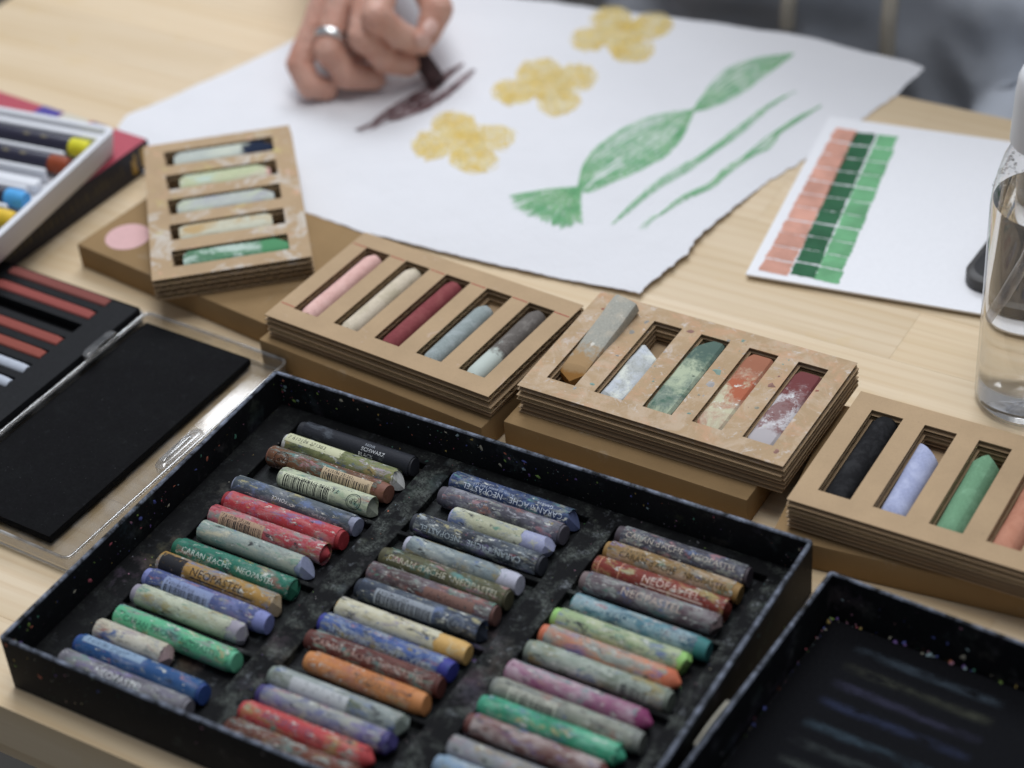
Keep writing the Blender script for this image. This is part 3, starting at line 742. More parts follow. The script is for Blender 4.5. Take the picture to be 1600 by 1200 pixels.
# holder C
in_slot(hC, 0, .0118, .0722, .0066, 6, chalk('ch_black', '#1f1f21', [('#303032', .6, 80, .08)]), 'thick black chalk stick filling its slot', 'round', seed=12)
in_slot(hC, 1, .0118, .0660, .0066, 6, chalk('ch_lavender', '#a3abcf', [('#b4bbdb', .58, 60, .08), ('#8c8f9c', .76, 90, .03)]), 'lavender chalk stick with slanted end', 'slant', seed=13, rz=-.03)
in_slot(hC, 2, .0118, .0690, .0066, 6, chalk('ch_green', '#6d9f77', [('#7cae86', .6, 60, .08)]), 'green chalk stick shaved to a peaked end', 'peak', seed=14, rz=-.02)
in_slot(hC, 3, .0118, .0680, .0066, 6, chalk('ch_orange', '#cf8a6a', [('#c07a5a', .6, 60, .08)]), 'orange chalk stick at the right edge of the picture', 'peak', seed=15)
in_slot(hC, 4, .0118, .0680, .0066, 6, chalk('ch_rose', '#b06a68', []), 'rose chalk stick beyond the orange one', 'worn', seed=16)
# holder D
st_d = dict(stretch=(.5, 1, 1))
in_slot(hD, 0, .0165, .0720, .0053, 5, chalk('d1', '#b9c0b6', [('#cbd0bb', .58, 50, .08)], [('#222d44', .034, .046)], **st_d), 'pale grey stick with a dark blue end, rearmost in turned holder', 'worn', block=(.0066, .0049), seed=21)
in_slot(hD, 1, .0185, .0690, .0053, 5, chalk('d2', '#bfc698', [('#d2c3ad', .58, 40, .06), ('#b9cfc0', .6, 45, .06)], [('#d3a394', .046, .05)], **st_d), 'pale lime stick with a pink end in turned holder', 'worn', block=(.0066, .0049), seed=22)
in_slot(hD, 2, .0160, .0690, .0053, 5, chalk('d3', '#b7bcb4', [('#a29fae', .58, 40, .06), ('#bfc8a4', .6, 45, .06)], **st_d), 'pale grey lilac stick in the middle of turned holder', 'worn', block=(.0066, .0049), seed=23)
in_slot(hD, 3, .0160, .0660, .0053, 5, chalk('d4', '#c9c6ac', [('#c2a066', .54, 50, .05), ('#ccd6c4', .58, 45, .06)], **st_d), 'pale cream and ochre stick beside the green one in turned holder', 'round', block=(.0066, .0049), seed=24)
in_slot(hD, 4, .0170, .0725, .0054, 5, chalk('d5', '#5a8f68', [('#b5cabb', .56, 60, .05), ('#4f7a5c', .6, 60, .06)], [('#4f9663', .038, .044)], **st_d), 'green and white stick, frontmost in turned holder', 'worn', block=(.0066, .0049), seed=25)

# ------------------------------------------------------------------ the big black tray
def _later_crumbs():
    sp_ = []
    for i in range(90):
        k = random.choice((0, 1, 2, 3, 3, 4, 4)); x = SX[k]+random.choice((-.003, SW+.003))+random.gauss(0, .0022); yy = random.uniform(SY0-.006, SY1+.006)
        if 0.001 < x < FW-.001 and not any(a-.0006 < x < a+SW+.0006 and SY0-.0006 < yy < SY1+.0006 for a in SX): sp_.append((Vector((x, yy, 6*SHEET[hB]-.00002)), Vector((0, 0, 1))))
    chip_cloud('paint_crumbs', sp_, hB, .0002, .0019, [(.72, .70, .66), (.75, .72, .62), (.75, .42, .28), (.62, .75, .68), (.8, .78, .74), (.82, .8, .78), (.7, .5, .42)])
TW, TD, TH = .2828, .2035, .0300
IZ, FZ, PZ, PR = .0115, .0072, .0126, .00520
tray = tag(empty('pastel_tray', (0, -TD, 0)), 'big black cardboard tray of worn oil pastels with paint-flecked walls', 'tray')
mobj('tray_box', tray_mesh('tray', TW, TD, TH, .0022, .0022, .0012, 4), black_box_mat('tray_black', .07, TH, .06, seed=1.3), tray)
comp_x = [(.0190, .0915), (.1055, .1785), (.1925, .2660)]
y0s = [-.0110-.04665*k for k in range(4)]                      # back wall of each row of compartments
comp_y = [(a-.0443, a) for a in y0s]
xs = [.0026] + [v for c in comp_x for v in c] + [TW-.0026]
ys = sorted([-TD+.0026, -.0026] + [v for c in comp_y for v in c])
bm = bmesh.new(); holed_plate(bm, xs, [v+TD for v in ys], lambda i, j: i % 2 == 1 and j % 2 == 1, .0013, IZ)
bmesh.ops.bevel(bm, geom=[e for e in bm.edges if all(v.co.z > IZ-.0001 for v in e.verts)], offset=.0003, segments=1, affect='EDGES')
ins = mobj('foam_insert', to_mesh(bm, 'insert'), black_box_mat('insert_black', .05, None, .5, '#0f1012', 4.2, '#848b84', .8, ((.0985, .012), (.1855, .012), (.268, .010))), tray)
bm = bmesh.new(); add_box(bm, .004, TW-.004, .004, TD-.004, .00125, FZ); ins2 = mobj('insert_base', to_mesh(bm, 'base'), black_box_mat('insert_base_black', .08, None, .3, '#141518', 2.1), tray)

def chip_cloud(name, spots, parent, smin=.0003, smax=.0011, cols=None):
    """crumbs of pigment stuck to a surface: spots = (point, normal)"""
    bm = bmesh.new(); cl = bm.loops.layers.color.new('Col')
    for p, nrm in spots:
        r = smin+(smax-smin)*random.random()**3.5*random.choice((.7, 1, 1.3)); a = nrm.orthogonal().normalized(); c = nrm.cross(a)
        k = random.randint(6, 8); el = random.uniform(1.0, 1.8); rt = random.uniform(0, 3.14); a, c = a*math.cos(rt)+c*math.sin(rt), c*math.cos(rt)-a*math.sin(rt); a = a*el; r = r/math.sqrt(el); col = random.choice(cols or [(.8, .3, .36), (.75, .72, .62), (.25, .32, .7), (.2, .55, .42), (.72, .6, .15), (.42, .25, .6), (.8, .4, .2), (.6, .7, .72), (.7, .45, .55), (.55, .7, .2)])
        base = [bm.verts.new(p + (a*math.cos(2*math.pi*i/k)+c*math.sin(2*math.pi*i/k))*r*random.uniform(.5, 1.2)) for i in range(k)]
        top = bm.verts.new(p + nrm*r*.35)
        for i in range(k):
            f = bm.faces.new((base[i], base[(i+1) % k], top))
            for l in f.loops: l[cl] = (*col, 1)
    me = bpy.data.meshes.new(name); bm.to_mesh(me); bm.free()
    o = mobj(name, me, M_CHIP, parent); o['kind'] = 'stuff'; return o
b = NB('pigment_crumbs'); at_ = b.n('ShaderNodeVertexColor'); at_.layer_name = 'Col'
M_CHIP = b.fin(b.mix(.45, at_.outputs['Color'], (.12, .12, .13, 1)), .8, .2)
_later_crumbs()
spots = []
for i in range(330):
    u = random.choice((random.random(), random.random()**3, random.gauss(.5, .08)))
    u = min(1, max(0, u)); wl = random.random(); zz = random.triangular(IZ, TH-.001, TH-.006)
    if wl < .55: spots.append((Vector((.004+u*(TW-.008), TD-.0022, zz)), Vector((0, -1, 0))))
    elif wl < .85: spots.append((Vector((.0022, .004+u*(TD-.008), zz)), Vector((1, 0, 0))))
    else: spots.append((Vector((.004+u*(TW-.008), random.choice((0.0, .001)) , zz)), Vector((0, -1, 0))))
spots = [s_ for s_ in spots if not (s_[0].y < .002 and s_[1].y < 0 and s_[0].y > 0)]
chip_cloud('paint_crumbs', spots, tray, .00013, .0011)
spots = []
for i in range(230):
    x = random.uniform(.01, TW-.01); yy = random.uniform(-TD+.01, -.006)
    if any(a < x < b_ for a, b_ in comp_x) and any(a < yy < b_ for a, b_ in comp_y): continue
    spots.append((Vector((x, yy+TD, IZ)), Vector((0, 0, 1))))
chip_cloud('pigment_dust', spots, ins, .00015, .0005)

# ------------------------------------------------------------------ oil pastels
NEO = "CARAN d'ACHE   NEOPASTEL"
W, DK, CR = '#d5d8da', '#23262b', '#c9c3ae'
# name: (pixel ends), wrapper, stick colour, tip length mm, shape of tip, smears, prints, look
# prints: ('t', words, size mm, start mm, angle deg, colour, upside down) / ('bar', from mm, to mm, paper, upside) / ('lab', from, to, colour) / ('ap', mm, colour) / ('line', from, to, angle, colour)
PA = [
 ('L', 0, (471,672,650,730), '#25272e', '#2b2d33', 1.5, 'flat', [('#4a5058',.66,60,.05)], [('t','NOIR',2.2,38,16,'#9aa0a8',0),('t','SCHWARZ',2.6,37,44,W,0),('t','BLACK',2.6,36,74,W,0)], 'black wrapped oil pastel with small white lettering'),
 ('L', 1, (450,689,631,752), '#7d8353', '#cfd0cc', 4, 'slant', [('#5d6440',.58,60,.06),('#a99aa8',.68,70,.04)], [('lab',1.5,33,'#b9ba96',-30,32),('t','7 610186 271553',2.9,2.5,14,DK,0)], 'olive green oil pastel with a white tip'),
 ('L', 2, (422,712,609,772), '#70492f', '#8a5946', 5, 'flat', [('#5a4236',.6,60,.06),('#8d7d70',.7,80,.04)], [('ap',9,'#2e241f'),('bar',33,58,'#b9a382',0)], 'brown oil pastel with barcode near its tip'),
 ('L', 3, (440,745,590,792), '#b9c0a0', '#9aa08e', 2, 'slant', [('#9fb090',.62,60,.05),('#6f7c60',.72,90,.03)], [('bar',4,29,'#c3c8aa',1),('t','7 610186 271410',2.7,34,12,DK,1),('ap',43,'#33413a')], 'pale green oil pastel with barcode and round stamp'),
 ('L', 4, (369,757,561,824), '#59626a', '#8f94ac', 3, 'flat', [('#7d8088',.6,60,.06),('#7f7c4a',.68,70,.04),('#46505a',.58,40,.06)], [('t','FONCÉ',2.6,32,30,W,1),('t','dark grey',2.0,46,58,'#aab0b4',0)], 'slate grey oil pastel with a lavender end'),
 ('L', 5, (355,780,541,842), '#b2343c', '#a3252c', 2.5, 'flat', [('#c06a6c',.6,60,.07),('#8f8a80',.66,60,.06),('#d09040',.75,70,.02)], [], 'bright red oil pastel'),
 ('L', 6, (334,802,517,865), '#ab3c45', '#a52c34', 2, 'dome', [('#b8707a',.57,60,.07),('#8a4a42',.64,50,.06),('#3c5c9a',.76,70,.015)], [('bar',8,30,'#a98a70',0)], 'red oil pastel with a smudged barcode'),
 ('L', 7, (319,825,490,890), '#8d9a94', '#8f97b6', 6, 'slant', [('#a4a99a',.58,50,.07),('#b9b49a',.66,60,.05)], [], 'pale grey green oil pastel with lavender tip'),
 ('L', 8, (276,855,465,924), '#1f6e5a', '#1c6a50', 2, 'facet', [('#4d8272',.62,60,.06),('#a08a58',.72,50,.03)], [('t',NEO,3.7,6,52,'#c3d2c8',0),('t','Spring Green',2.0,10,78,'#9cc0ac',0)], 'teal green oil pastel with white lettering'),
 ('L', 9, (255,875,440,951), '#a67e35', '#b09a78', 4, 'facet', [('#8a6a2c',.62,60,.05),('#c2b392',.7,70,.04)], [('lab',2,15,'#26262a',-20,80),('t','NEOPASTEL',5.2,19,48,'#22242a',0),('line',20,54,56,'#22242a'),('t','artists oil pastels',2.2,22,82,'#22242a',0)], 'ochre oil pastel with bold black lettering and dark band'),
 ('L', 10, (232,900,420,978), '#4a5686', '#7f88c4', 6, 'flat', [('#6d76a4',.62,50,.06),('#8c90a0',.68,70,.04)], [('lab',12,38,'#7684a8',-10,75),('bar',13,36,'#8a96b4',0)], 'blue violet oil pastel with pale label'),
 ('L', 11, (214,925,387,993), '#a8ad95', '#9b95a4', 8, 'facet', [('#b9bfa6',.58,50,.07),('#8e8f8c',.66,60,.05)], [], 'cream grey oil pastel with mauve faceted tip'),
 ('L', 12, (183,963,367,1041), '#4fae7e', '#56b48a', 3, 'flat', [('#6fb890',.6,60,.06),('#b9c8a8',.72,60,.04)], [('t',NEO,3.8,6,50,'#2c5a48',0),('t','Green',2.0,14,80,'#2f6a50',0)], 'mint green oil pastel with dark lettering'),
 ('L', 13, (150,987,265,1032), '#b5b09a', '#b89a98', 3, 'facet', [('#c3bfae',.58,60,.06),('#8d7f8c',.68,60,.04)], [('t','light 011',2.0,14,55,'#6a6660',0)], 'short broken cream oil pastel'),
 ('L', 14, (120,1008,318,1089), '#244f82', '#2c4f96', 2, 'flat', [('#3f6490',.62,60,.06),('#6a7fa0',.72,60,.04)], [('lab',4,36,'#7890a8',-42,14),('t','7 610186 271607',2.9,6,4,'#1e3450',0)], 'deep blue oil pastel with number strip'),
 ('L', 15, (99,1027,300,1107), '#716f78', '#77757e', 2, 'flat', [('#8b8a92',.6,60,.06),('#58565e',.6,50,.06)], [('t','NEOPASTEL',4.6,20,40,W,0),('line',20,52,50,W)], 'grey oil pastel behind the front wall'),
 ('M', 0, (706,754,902,819), '#28395e', '#5a6690', 4, 'slant', [('#3c4a70',.6,60,.06),('#69748c',.72,90,.03)], [('t',NEO,3.8,60,30,'#c2cad6',1),('t','Genève',2.6,54,4,'#c2cad6',1),('t','Artists oil pastel 7400.169',1.9,34,12,'#a8b2c4',1)], 'navy oil pastel with upside-down white lettering'),
 ('M', 1, (687,777,882,839), '#5e5d69', '#5a5660', 2, 'flat', [('#8d8f98',.58,70,.06),('#4c4b55',.58,50,.06),('#a9a9b2',.68,120,.04)], [('t','Sils',2.2,24,40,'#b07a5a',0)], 'dusty grey violet oil pastel'),
 ('M', 2, (706,809,865,860), '#b3b496', '#9fa4c6', 15, 'facet', [('#a4a68a',.6,50,.06),('#c4c6b2',.62,60,.05)], [], 'pale yellow oil pastel with long lavender tip'),
 ('M', 3, (647,817,850,885), '#2e323b', '#3a3d46', 2, 'flat', [('#7a858c',.6,70,.05),('#4a525c',.56,50,.06),('#a0aab0',.68,110,.03)], [('t',NEO,3.8,58,38,'#aebac0',1)], 'charcoal oil pastel with upside-down lettering'),
 ('M', 4, (634,855,810,920), '#7c8a8e', '#b9bacb', 10, 'flat', [('#99a3a0',.58,50,.07),('#6a757a',.6,60,.06),('#a9aa84',.72,60,.03)], [], 'blue grey oil pastel with whitish end'),
 ('M', 5, (596,872,795,941), '#58573c', '#545138', 1.5, 'flat', [('#6a694c',.6,60,.06),('#48472f',.6,50,.06)], [('t',NEO,4.1,5,48,'#b3b09c',0)], 'olive oil pastel with clear cream lettering'),
 ('M', 6, (576,897,776,966), '#503f40', '#6d4a41', 2, 'flat', [('#6c6068',.58,60,.06),('#7a4a3c',.68,60,.04)], [('lab',30,55,'#7a5a50',15,75),('t','7610186 272',2.2,32,60,'#4a3430',0)], 'dark brown mauve oil pastel'),
 ('M', 7, (559,920,760,988), '#313846', '#2c3340', 2, 'slant', [('#5a6470',.6,60,.06),('#454e5c',.56,40,.06)], [('bar',12,39,'#8b939c',0),('ap',52,'#7d8690')], 'dark blue grey oil pastel with barcode'),
 ('M', 8, (529,951,732,1025), '#beb795', '#d9aa52', 15, 'flat', [('#c9c5ac',.56,50,.07),('#a8a07c',.64,60,.05)], [], 'cream wrapped oil pastel with long yellow tip'),
 ('M', 9, (502,974,706,1054), '#2f4c85', '#3a3e9c', 5, 'flat', [('#8f9cae',.58,70,.05),('#4a64a0',.58,50,.06)], [('t',NEO,3.8,58,42,'#a8b4bf',1)], 'bright blue oil pastel with rubbed lettering'),
 ('M', 10, (480,1001,690,1077), '#5b2d27', '#63322a', 2, 'flat', [('#6f443c',.62,60,.06)], [('t',NEO,4.0,5,48,'#b3978c',0)], 'dark red brown oil pastel with lettering'),
 ('M', 11, (480,1034,667,1104), '#c47c3e', '#cd823c', 6, 'flat', [('#b9a088',.62,50,.06),('#b06a34',.6,60,.06)], [('t','NEOPASTEL',4.0,26,48,'#7a6250',0)], 'orange oil pastel in the third compartment'),
 ('M', 12, (421,1060,634,1142), '#88928f', '#7e8a80', 4, 'facet', [('#a3aaa8',.57,50,.07),('#5a6450',.66,50,.05),('#9a4a84',.79,50,.02)], [('lab',12,40,'#a9acae',0,80)], 'grey oil pastel with pale label and mossy end'),
 ('M', 13, (401,1090,617,1170), '#6a6e8c', '#413b74', 6, 'facet', [('#9a9c92',.56,50,.06),('#50558a',.58,50,.06)], [], 'violet grey oil pastel with dark violet tip'),
 ('M', 14, (378,1112,585,1190), '#b33c3e', '#ba3a3c', 4, 'dome', [('#c26862',.6,60,.06),('#7d4a48',.66,50,.05),('#c9964a',.76,60,.02)], [('t','NEOPASTEL',4.6,12,40,'#6a5a70',0)], 'scarlet oil pastel near the front wall'),
 ('M', 15, (356,1138,566,1222), '#6c3c2d', '#6c3c2d', 2, 'flat', [('#5a3024',.6,60,.06)], [('t',NEO,3.9,58,34,'#c0ad98',1)], 'chestnut brown oil pastel against the front wall'),
 ('R', 0, (966,836,1173,903), '#45444d', '#4d434a', 2, 'flat', [('#6b6c78',.6,60,.06),('#8a8a50',.74,60,.02)], [('t',NEO,3.9,5,40,'#b3aba0',0)], 'dark grey violet oil pastel'),
 ('R', 1, (948,860,1158,930), '#8f7142', '#9c7634', 3, 'flat', [('#b09a80',.58,50,.07),('#7d602f',.62,60,.05)], [('t','7 610186',2.6,10,16,'#4a4030',0),('t',NEO,3.8,8,50,'#2f2a20',0)], 'ochre brown oil pastel with dark lettering'),
 ('R', 2, (930,885,1142,957), '#7c3025', '#7a2e22', 2, 'facet', [('#96503f',.64,60,.05)], [('t','NEOPASTEL',5.0,24,42,'#cbb3a6',0),('line',24,54,50,'#cbb3a6'),('t','Artists oil pastels 7400.065',1.9,20,80,'#cbb3a6',0),('line2',3,0,0,'#c08a70'),('line2',13,0,0,'#c08a70')], 'rust red oil pastel with bold white lettering'),
 ('R', 3, (910,908,1128,980), '#6f6367', '#7a6868', 3, 'facet', [('#8c8888',.57,50,.06),('#5c4a50',.6,60,.06)], [('t','NEOPASTEL',5.2,20,46,'#b5a69a',0)], 'mauve grey oil pastel with wide pale lettering'),
 ('R', 4, (894,947,1105,1025), '#4f7f8c', '#2c7c7c', 6, 'flat', [('#8aa4ac',.56,60,.06),('#3a5f70',.6,50,.06),('#7a6a96',.72,70,.03)], [('t',NEO,3.8,4,40,'#9fb3b4',0)], 'turquoise oil pastel with teal tip'),
 ('R', 5, (865,966,1077,1046), '#96ab7c', '#92cc62', 5, 'facet', [('#b0b794',.56,50,.07),('#7f946c',.62,60,.05)], [], 'light green oil pastel with bright lime tip'),
 ('R', 6, (846,992,1060,1075), '#b67b62', '#d26c42', 7, 'dome', [('#9aa096',.55,60,.06),('#c8805c',.58,60,.06)], [], 'orange oil pastel smeared with grey'),
 ('R', 7, (824,1016,1048,1100), '#8b978a', '#7f8a7c', 2, 'flat', [('#a3aca0',.57,50,.07),('#74806f',.62,60,.05)], [('bar',46,58,'#929c90',0)], 'sage grey oil pastel'),
 ('R', 8, (791,1052,1014,1140), '#99687f', '#8c3468', 6, 'dome', [('#b09aa4',.56,50,.07),('#8c4f72',.6,50,.06)], [], 'pink mauve oil pastel with magenta tip'),
 ('R', 9, (770,1076,1000,1171), '#868a7d', '#7c817a', 4, 'flat', [('#a0a294',.57,50,.07),('#6f7268',.6,60,.06)], [('bar',10,30,'#a5a698',0)], 'khaki grey oil pastel with faint barcode'),
 ('R', 10, (750,1104,976,1187), '#2f9d76', '#2f9a78', 3, 'dome', [('#6fb898',.62,50,.06),('#258060',.6,60,.06),('#b8c07a',.76,60,.02)], [], 'emerald green oil pastel'),
 ('R', 11, (730,1132,950,1218), '#7c5c56', '#6a3a34', 4, 'dome', [('#a89a96',.56,50,.06),('#6a4640',.6,60,.06)], [], 'rosy brown oil pastel'),
 ('R', 12, (704,1172,930,1260), '#77787e', '#77787e', 3, 'flat', [('#94969c',.57,50,.07),('#9a9050',.74,60,.02)], [], 'mid grey oil pastel'),
 ('R', 13, (688,1198,915,1288), '#7d97af', '#7d97af', 3, 'flat', [('#9aaab8',.57,50,.07)], [], 'light blue oil pastel'),
]
COLNAME = {'L': 'left', 'M': 'middle', 'R': 'right'}
def oil_pastel(spec):
    colk, idx, px, wrap, core, tip, shape, smears, prints, look = spec
    a, b_ = at(px[0], px[1], PZ), at(px[2], px[3], PZ)
    ci = 'LMR'.index(colk); comp = idx//4; k = idx % 4
    yc = y0s[comp] - .0058 - k*.01088                     # bed of this pastel
    ym = (a.y+b_.y)/2; yc += max(-.0002, min(.0002, ym-yc))
    x0, x1 = max(a.x, comp_x[ci][0]+.0004), min(b_.x, comp_x[ci][1]-.0004)
    tilt = max(-.008, min(.008, (b_.y-a.y)/max(.02, b_.x-a.x)*.4))
    if colk == 'R' and idx >= 12: x0, x1 = comp_x[ci][0]+.002, comp_x[ci][1]-.003
    L = x1-x0; R = PR
    root = tag(empty('oil_pastel', (x0, yc, FZ+R+.0001)), f'{look}, {["first", "second", "third", "fourth"][k]} in {COLNAME[colk]} column\'s {["back", "second", "third", "front"][comp]} compartment', 'pastel', 'oil pastels in the big black tray')
    root.rotation_euler = (0, 0, tilt)
    tip = min(tip, 15)*MM
    # stick
    r = R-.00022; cuts = []
    rn = random.Random(idx*7+ci*101)
    if shape == 'facet':
        a0 = rn.uniform(0, 6.28)
        for q in range(4):
            t = a0+q*1.57+rn.uniform(-.3, .3); cuts.append(((L-rn.uniform(.0008, .0026), math.cos(t)*r*.5, math.sin(t)*r*.5), (1, math.cos(t)*rn.uniform(.3, 1.0), math.sin(t)*rn.uniform(.3, 1.0))))
    elif shape == 'slant': cuts = [((L-.0022, 0, 0), (1, .35, .55)), ((L-.001, 0, 0), (1, -.5, .2))]
    elif shape == 'flat': cuts = [((L-.0004, 0, 0), (1, rn.uniform(-.12, .12), rn.uniform(-.05, .15)))]
    bmk = stick_mesh(L, r, cuts, 28, seed=idx+ci*20, wob=.02 if tip > .004 else .006)
    if shape == 'dome':
        for v in bmk.vertices:
            e = L-v.co.x
            if e < r*.6:
                s_ = math.sqrt(max(.05, 1-((r*.6-e)/(r*.6))**2)); v.co.y *= s_; v.co.z *= s_
    cm = smear_mat('core_'+core.strip('#'), mute(lin(core, 1.0), .85, .95), [(mute(lin(wrap, 1.0)), .62, 200, .06)], .6, .3, bump=.2)
    mobj('stick', bmk, cm, root)
    # paper wrapper, edge a little torn
    bm = bmesh.new(); n = 40; w0, w1 = rn.choice((.0006, .0011, .0022, .0030)), L-tip; rings = []
    for i, t in enumerate([0, .004, .25, .5, .75, .99, 1]):
        x = w0+(w1-w0)*t; rr = R if 0 < i < 6 else R-.0001
        ring = []
        for q in range(n):
            an = 2*math.pi*q/n; jx = 0
            if i == 6 and tip > .0028: jx = .0022*mnoise.noise(Vector((math.cos(an)*2.2, math.sin(an)*2.2, idx*3.1+ci)))
            if i == 0: jx = .0007*mnoise.noise(Vector((math.cos(an)*2.5, math.sin(an)*2.5, idx*1.7+ci+9)))
            ring.append(bm.verts.new((x+jx, rr*math.cos(an), rr*math.sin(an))))
        rings.append(ring)
    for A, B in zip(rings, rings[1:]):
        for q in range(n): bm.faces.new((A[q], A[(q+1) % n], B[(q+1) % n], B[q]))
    wm = smear_mat('wrap_%s%d' % (colk, idx), mute(lin(wrap, .98)), [(mute(lin(c, .95)), th-.055, sc*2.2, so) for c, th, sc, so in smears]+([(lin(['#7a6f9a', '#9a8a5a', '#5f8a86', '#9a6a62', '#6a7a9c'][(idx+2*ci) % 5]), .60, 140, .06), (lin(['#a9a27a', '#5a6c92', '#a0787c', '#6d9080'][(idx*5+ci) % 4]), .62, 200, .04), (lin('#8f938e', .9), .57+.035*(idx % 3), 300, .06), (lin('#3a3c3f'), .625, 340, .05), (lin('#c8cac2'), .625, 480, .03), (lin(['#8a7a46', '#5a6a94', '#8a5a60', '#5c8070'][(idx*3+ci) % 4]), .66, 260, .025)] if idx or ci else [(lin('#5a5f62'), .68, 300, .05)]), .62, .2, (.42, 1, 1), 1500, .35)
    wr = mobj('wrapper', to_mesh(bm, 'wrap', True, 60), wm, root)
    d2r = math.radians
    if prints:
        tone_dim = .75 if idx % 4 else .9
    for p in prints:
        kd = p[0]
        if kd == 't':
            _, s_, sz, x0_, th, col, fl_ = p
            xx = x0_*MM if not fl_ else min(x0_*MM, L-.004)
            mobj('lettering', wrap_text(s_, sz*MM, xx, d2r(th), R, bool(fl_)), print_mat('ink_'+col.strip('#')+('s' if sz < 2.4 else ''), lin(col, 1.1), .66 if sz > 2.4 else .8, 800), wr)
        elif kd == 'lab':
            bm = bmesh.new(); wrap_patch(bm, p[1]*MM, p[2]*MM, d2r(p[4]), d2r(p[5]), R+.00003, 1, 14)
            mobj('label', to_mesh(bm, 'lab'), print_mat('lab_'+p[3].strip('#'), mute(lin(p[3], 1.1)), .74, 420), wr)
        elif kd == 'bar':
            bm = bmesh.new(); wrap_patch(bm, p[1]*MM-.0012, p[2]*MM+.0012, d2r(8), d2r(92), R+.00003, 1, 12)
            lb = mobj('label', to_mesh(bm, 'lab'), print_mat('lab_'+p[3].strip('#'), mute(lin(p[3], 1.1)), .74, 420), wr)
            bm = bmesh.new(); x = p[1]*MM
            while x < p[2]*MM:
                w = rn.choice((.00022, .00022, .0004, .0006)); wrap_patch(bm, x, x+w, d2r(34 if not p[4] else 22), d2r(88), R+.00006, 1, 9); x += w + rn.choice((.00025, .00035, .0006))
            mobj('barcode', to_mesh(bm, 'bars'), print_mat('bar_ink', lin('#23242a'), .74, 500), wr)
            mobj('barcode_number', wrap_text('7 610186 27%d' % (1200+idx*31+ci*7), 2.1*MM, p[1]*MM, d2r(30), R), print_mat('bar_ink', lin('#23242a'), .74, 500), wr)
        elif kd == 'ap':
            bm = bmesh.new(); cx = p[1]*MM; tc = d2r(46); q = 28
            for ro, ri in ((.0040, .0036), (.0031, .0029)):
                vo = [[bm.verts.new((cx+rr*math.cos(2*math.pi*i/q), -math.sin(tc-rr*math.sin(2*math.pi*i/q)/R)*(R+.00005), math.cos(tc-rr*math.sin(2*math.pi*i/q)/R)*(R+.00005))) for i in range(q)] for rr in (ro, ri)]
                for i in range(q): bm.faces.new((vo[0][i], vo[0][(i+1) % q], vo[1][(i+1) % q], vo[1][i]))
            im = print_mat('ink_'+p[2].strip('#'), lin(p[2], 1.1), .85, 900)
            mobj('round_stamp', to_mesh(bm, 'ring'), im, wr); mobj('lettering', wrap_text('AP', 3.4*MM, cx+.0021, tc-.0012/R, R, True), im, wr)
        elif kd == 'line':
            bm = bmesh.new(); wrap_patch(bm, p[1]*MM, p[2]*MM, d2r(p[3]), d2r(p[3]+7), R+.00006, 4, 3)
            mobj('printed_line', to_mesh(bm, 'ln'), print_mat('ink_'+p[4].strip('#'), lin(p[4], 1.1), .85, 900), wr)
        elif kd == 'line2':
            bm = bmesh.new(); wrap_patch(bm, p[1]*MM, p[1]*MM+.0004, d2r(-60), d2r(110), R+.00006, 1, 20)
            mobj('printed_line', to_mesh(bm, 'ln'), print_mat('ink_'+p[4].strip('#'), lin(p[4], 1.1), .85, 900), wr)
    return root
for sp_ in PA: oil_pastel(sp_)

# ------------------------------------------------------------------ the black lid at lower right
lc = at(1297, 890, .027); LW, LD, LH = .289, .2095, .0270
la = at(1070, 1190, .027); lrz = math.atan2(la.y-lc.y, la.x-lc.x) + math.pi/2
lid = tag(empty('tray_lid', (lc.x, lc.y, 0), lrz), 'empty black tray lid lined with pigment-streaked foam', 'lid')
mobj('lid_box', tray_mesh('lid', LW, LD, LH, .0020, .0020, .0012, 4), black_box_mat('lid_black', .05, LH, .05, seed=6.6), lid, (0, -LD, 0))
b = NB('lid_foam_mat'); g = b.noise(b.co, 900, 4)
c = b.mix(b.step(g, .3, .7), lin('#0d0d10'), lin('#17181b'))
sp2 = b.n('ShaderNodeSeparateXYZ'); b.l(b.co, sp2.inputs[0])
M_FOAM = b.fin(c, .95, .08); b.bump(g, .5, .0004)
bm = bmesh.new(); add_box(bm, .004, LW-.004, -LD+.004, -.0045, .0013, .0045); bevel_all(bm, .0008, 2)
pad = mobj('foam_pad', to_mesh(bm, 'pad', True, 40), M_FOAM, lid)
def streak_mat(name, col):
    b = NB(name); f = b.noise(b.map(scale=(.35, 1, 1)), 160, 6, .75); sp = b.n('ShaderNodeSeparateXYZ'); b.l(b.n('ShaderNodeTexCoord').outputs['UV'], sp.inputs[0])
    vv = b.math('SUBTRACT', 1.0, b.math('ABSOLUTE', b.math('SUBTRACT', b.math('MULTIPLY', sp.outputs[1], 2.0), 1.0)))
    uu = b.math('SUBTRACT', 1.0, b.math('POWER', b.math('ABSOLUTE', b.math('SUBTRACT', b.math('MULTIPLY', sp.outputs[0], 2.0), 1.0)), 6))
    al = b.math('MULTIPLY', b.math('MULTIPLY', b.step(vv, 0, .8), uu), b.step(f, .40, .74, 0, .6))
    b.l(al, b.p.inputs['Alpha']); return b.fin(col, .95, .05)
scol = ['#41558e', '#58758c', '#4e524a', '#4c5f86', '#3a3d44', '#4d7a94', '#666a4c', '#4a5668', '#54507a', '#5a5a84', '#5c6a6a', '#50507a', '#6a5058', '#4a6a62', '#556088', '#5c6660']
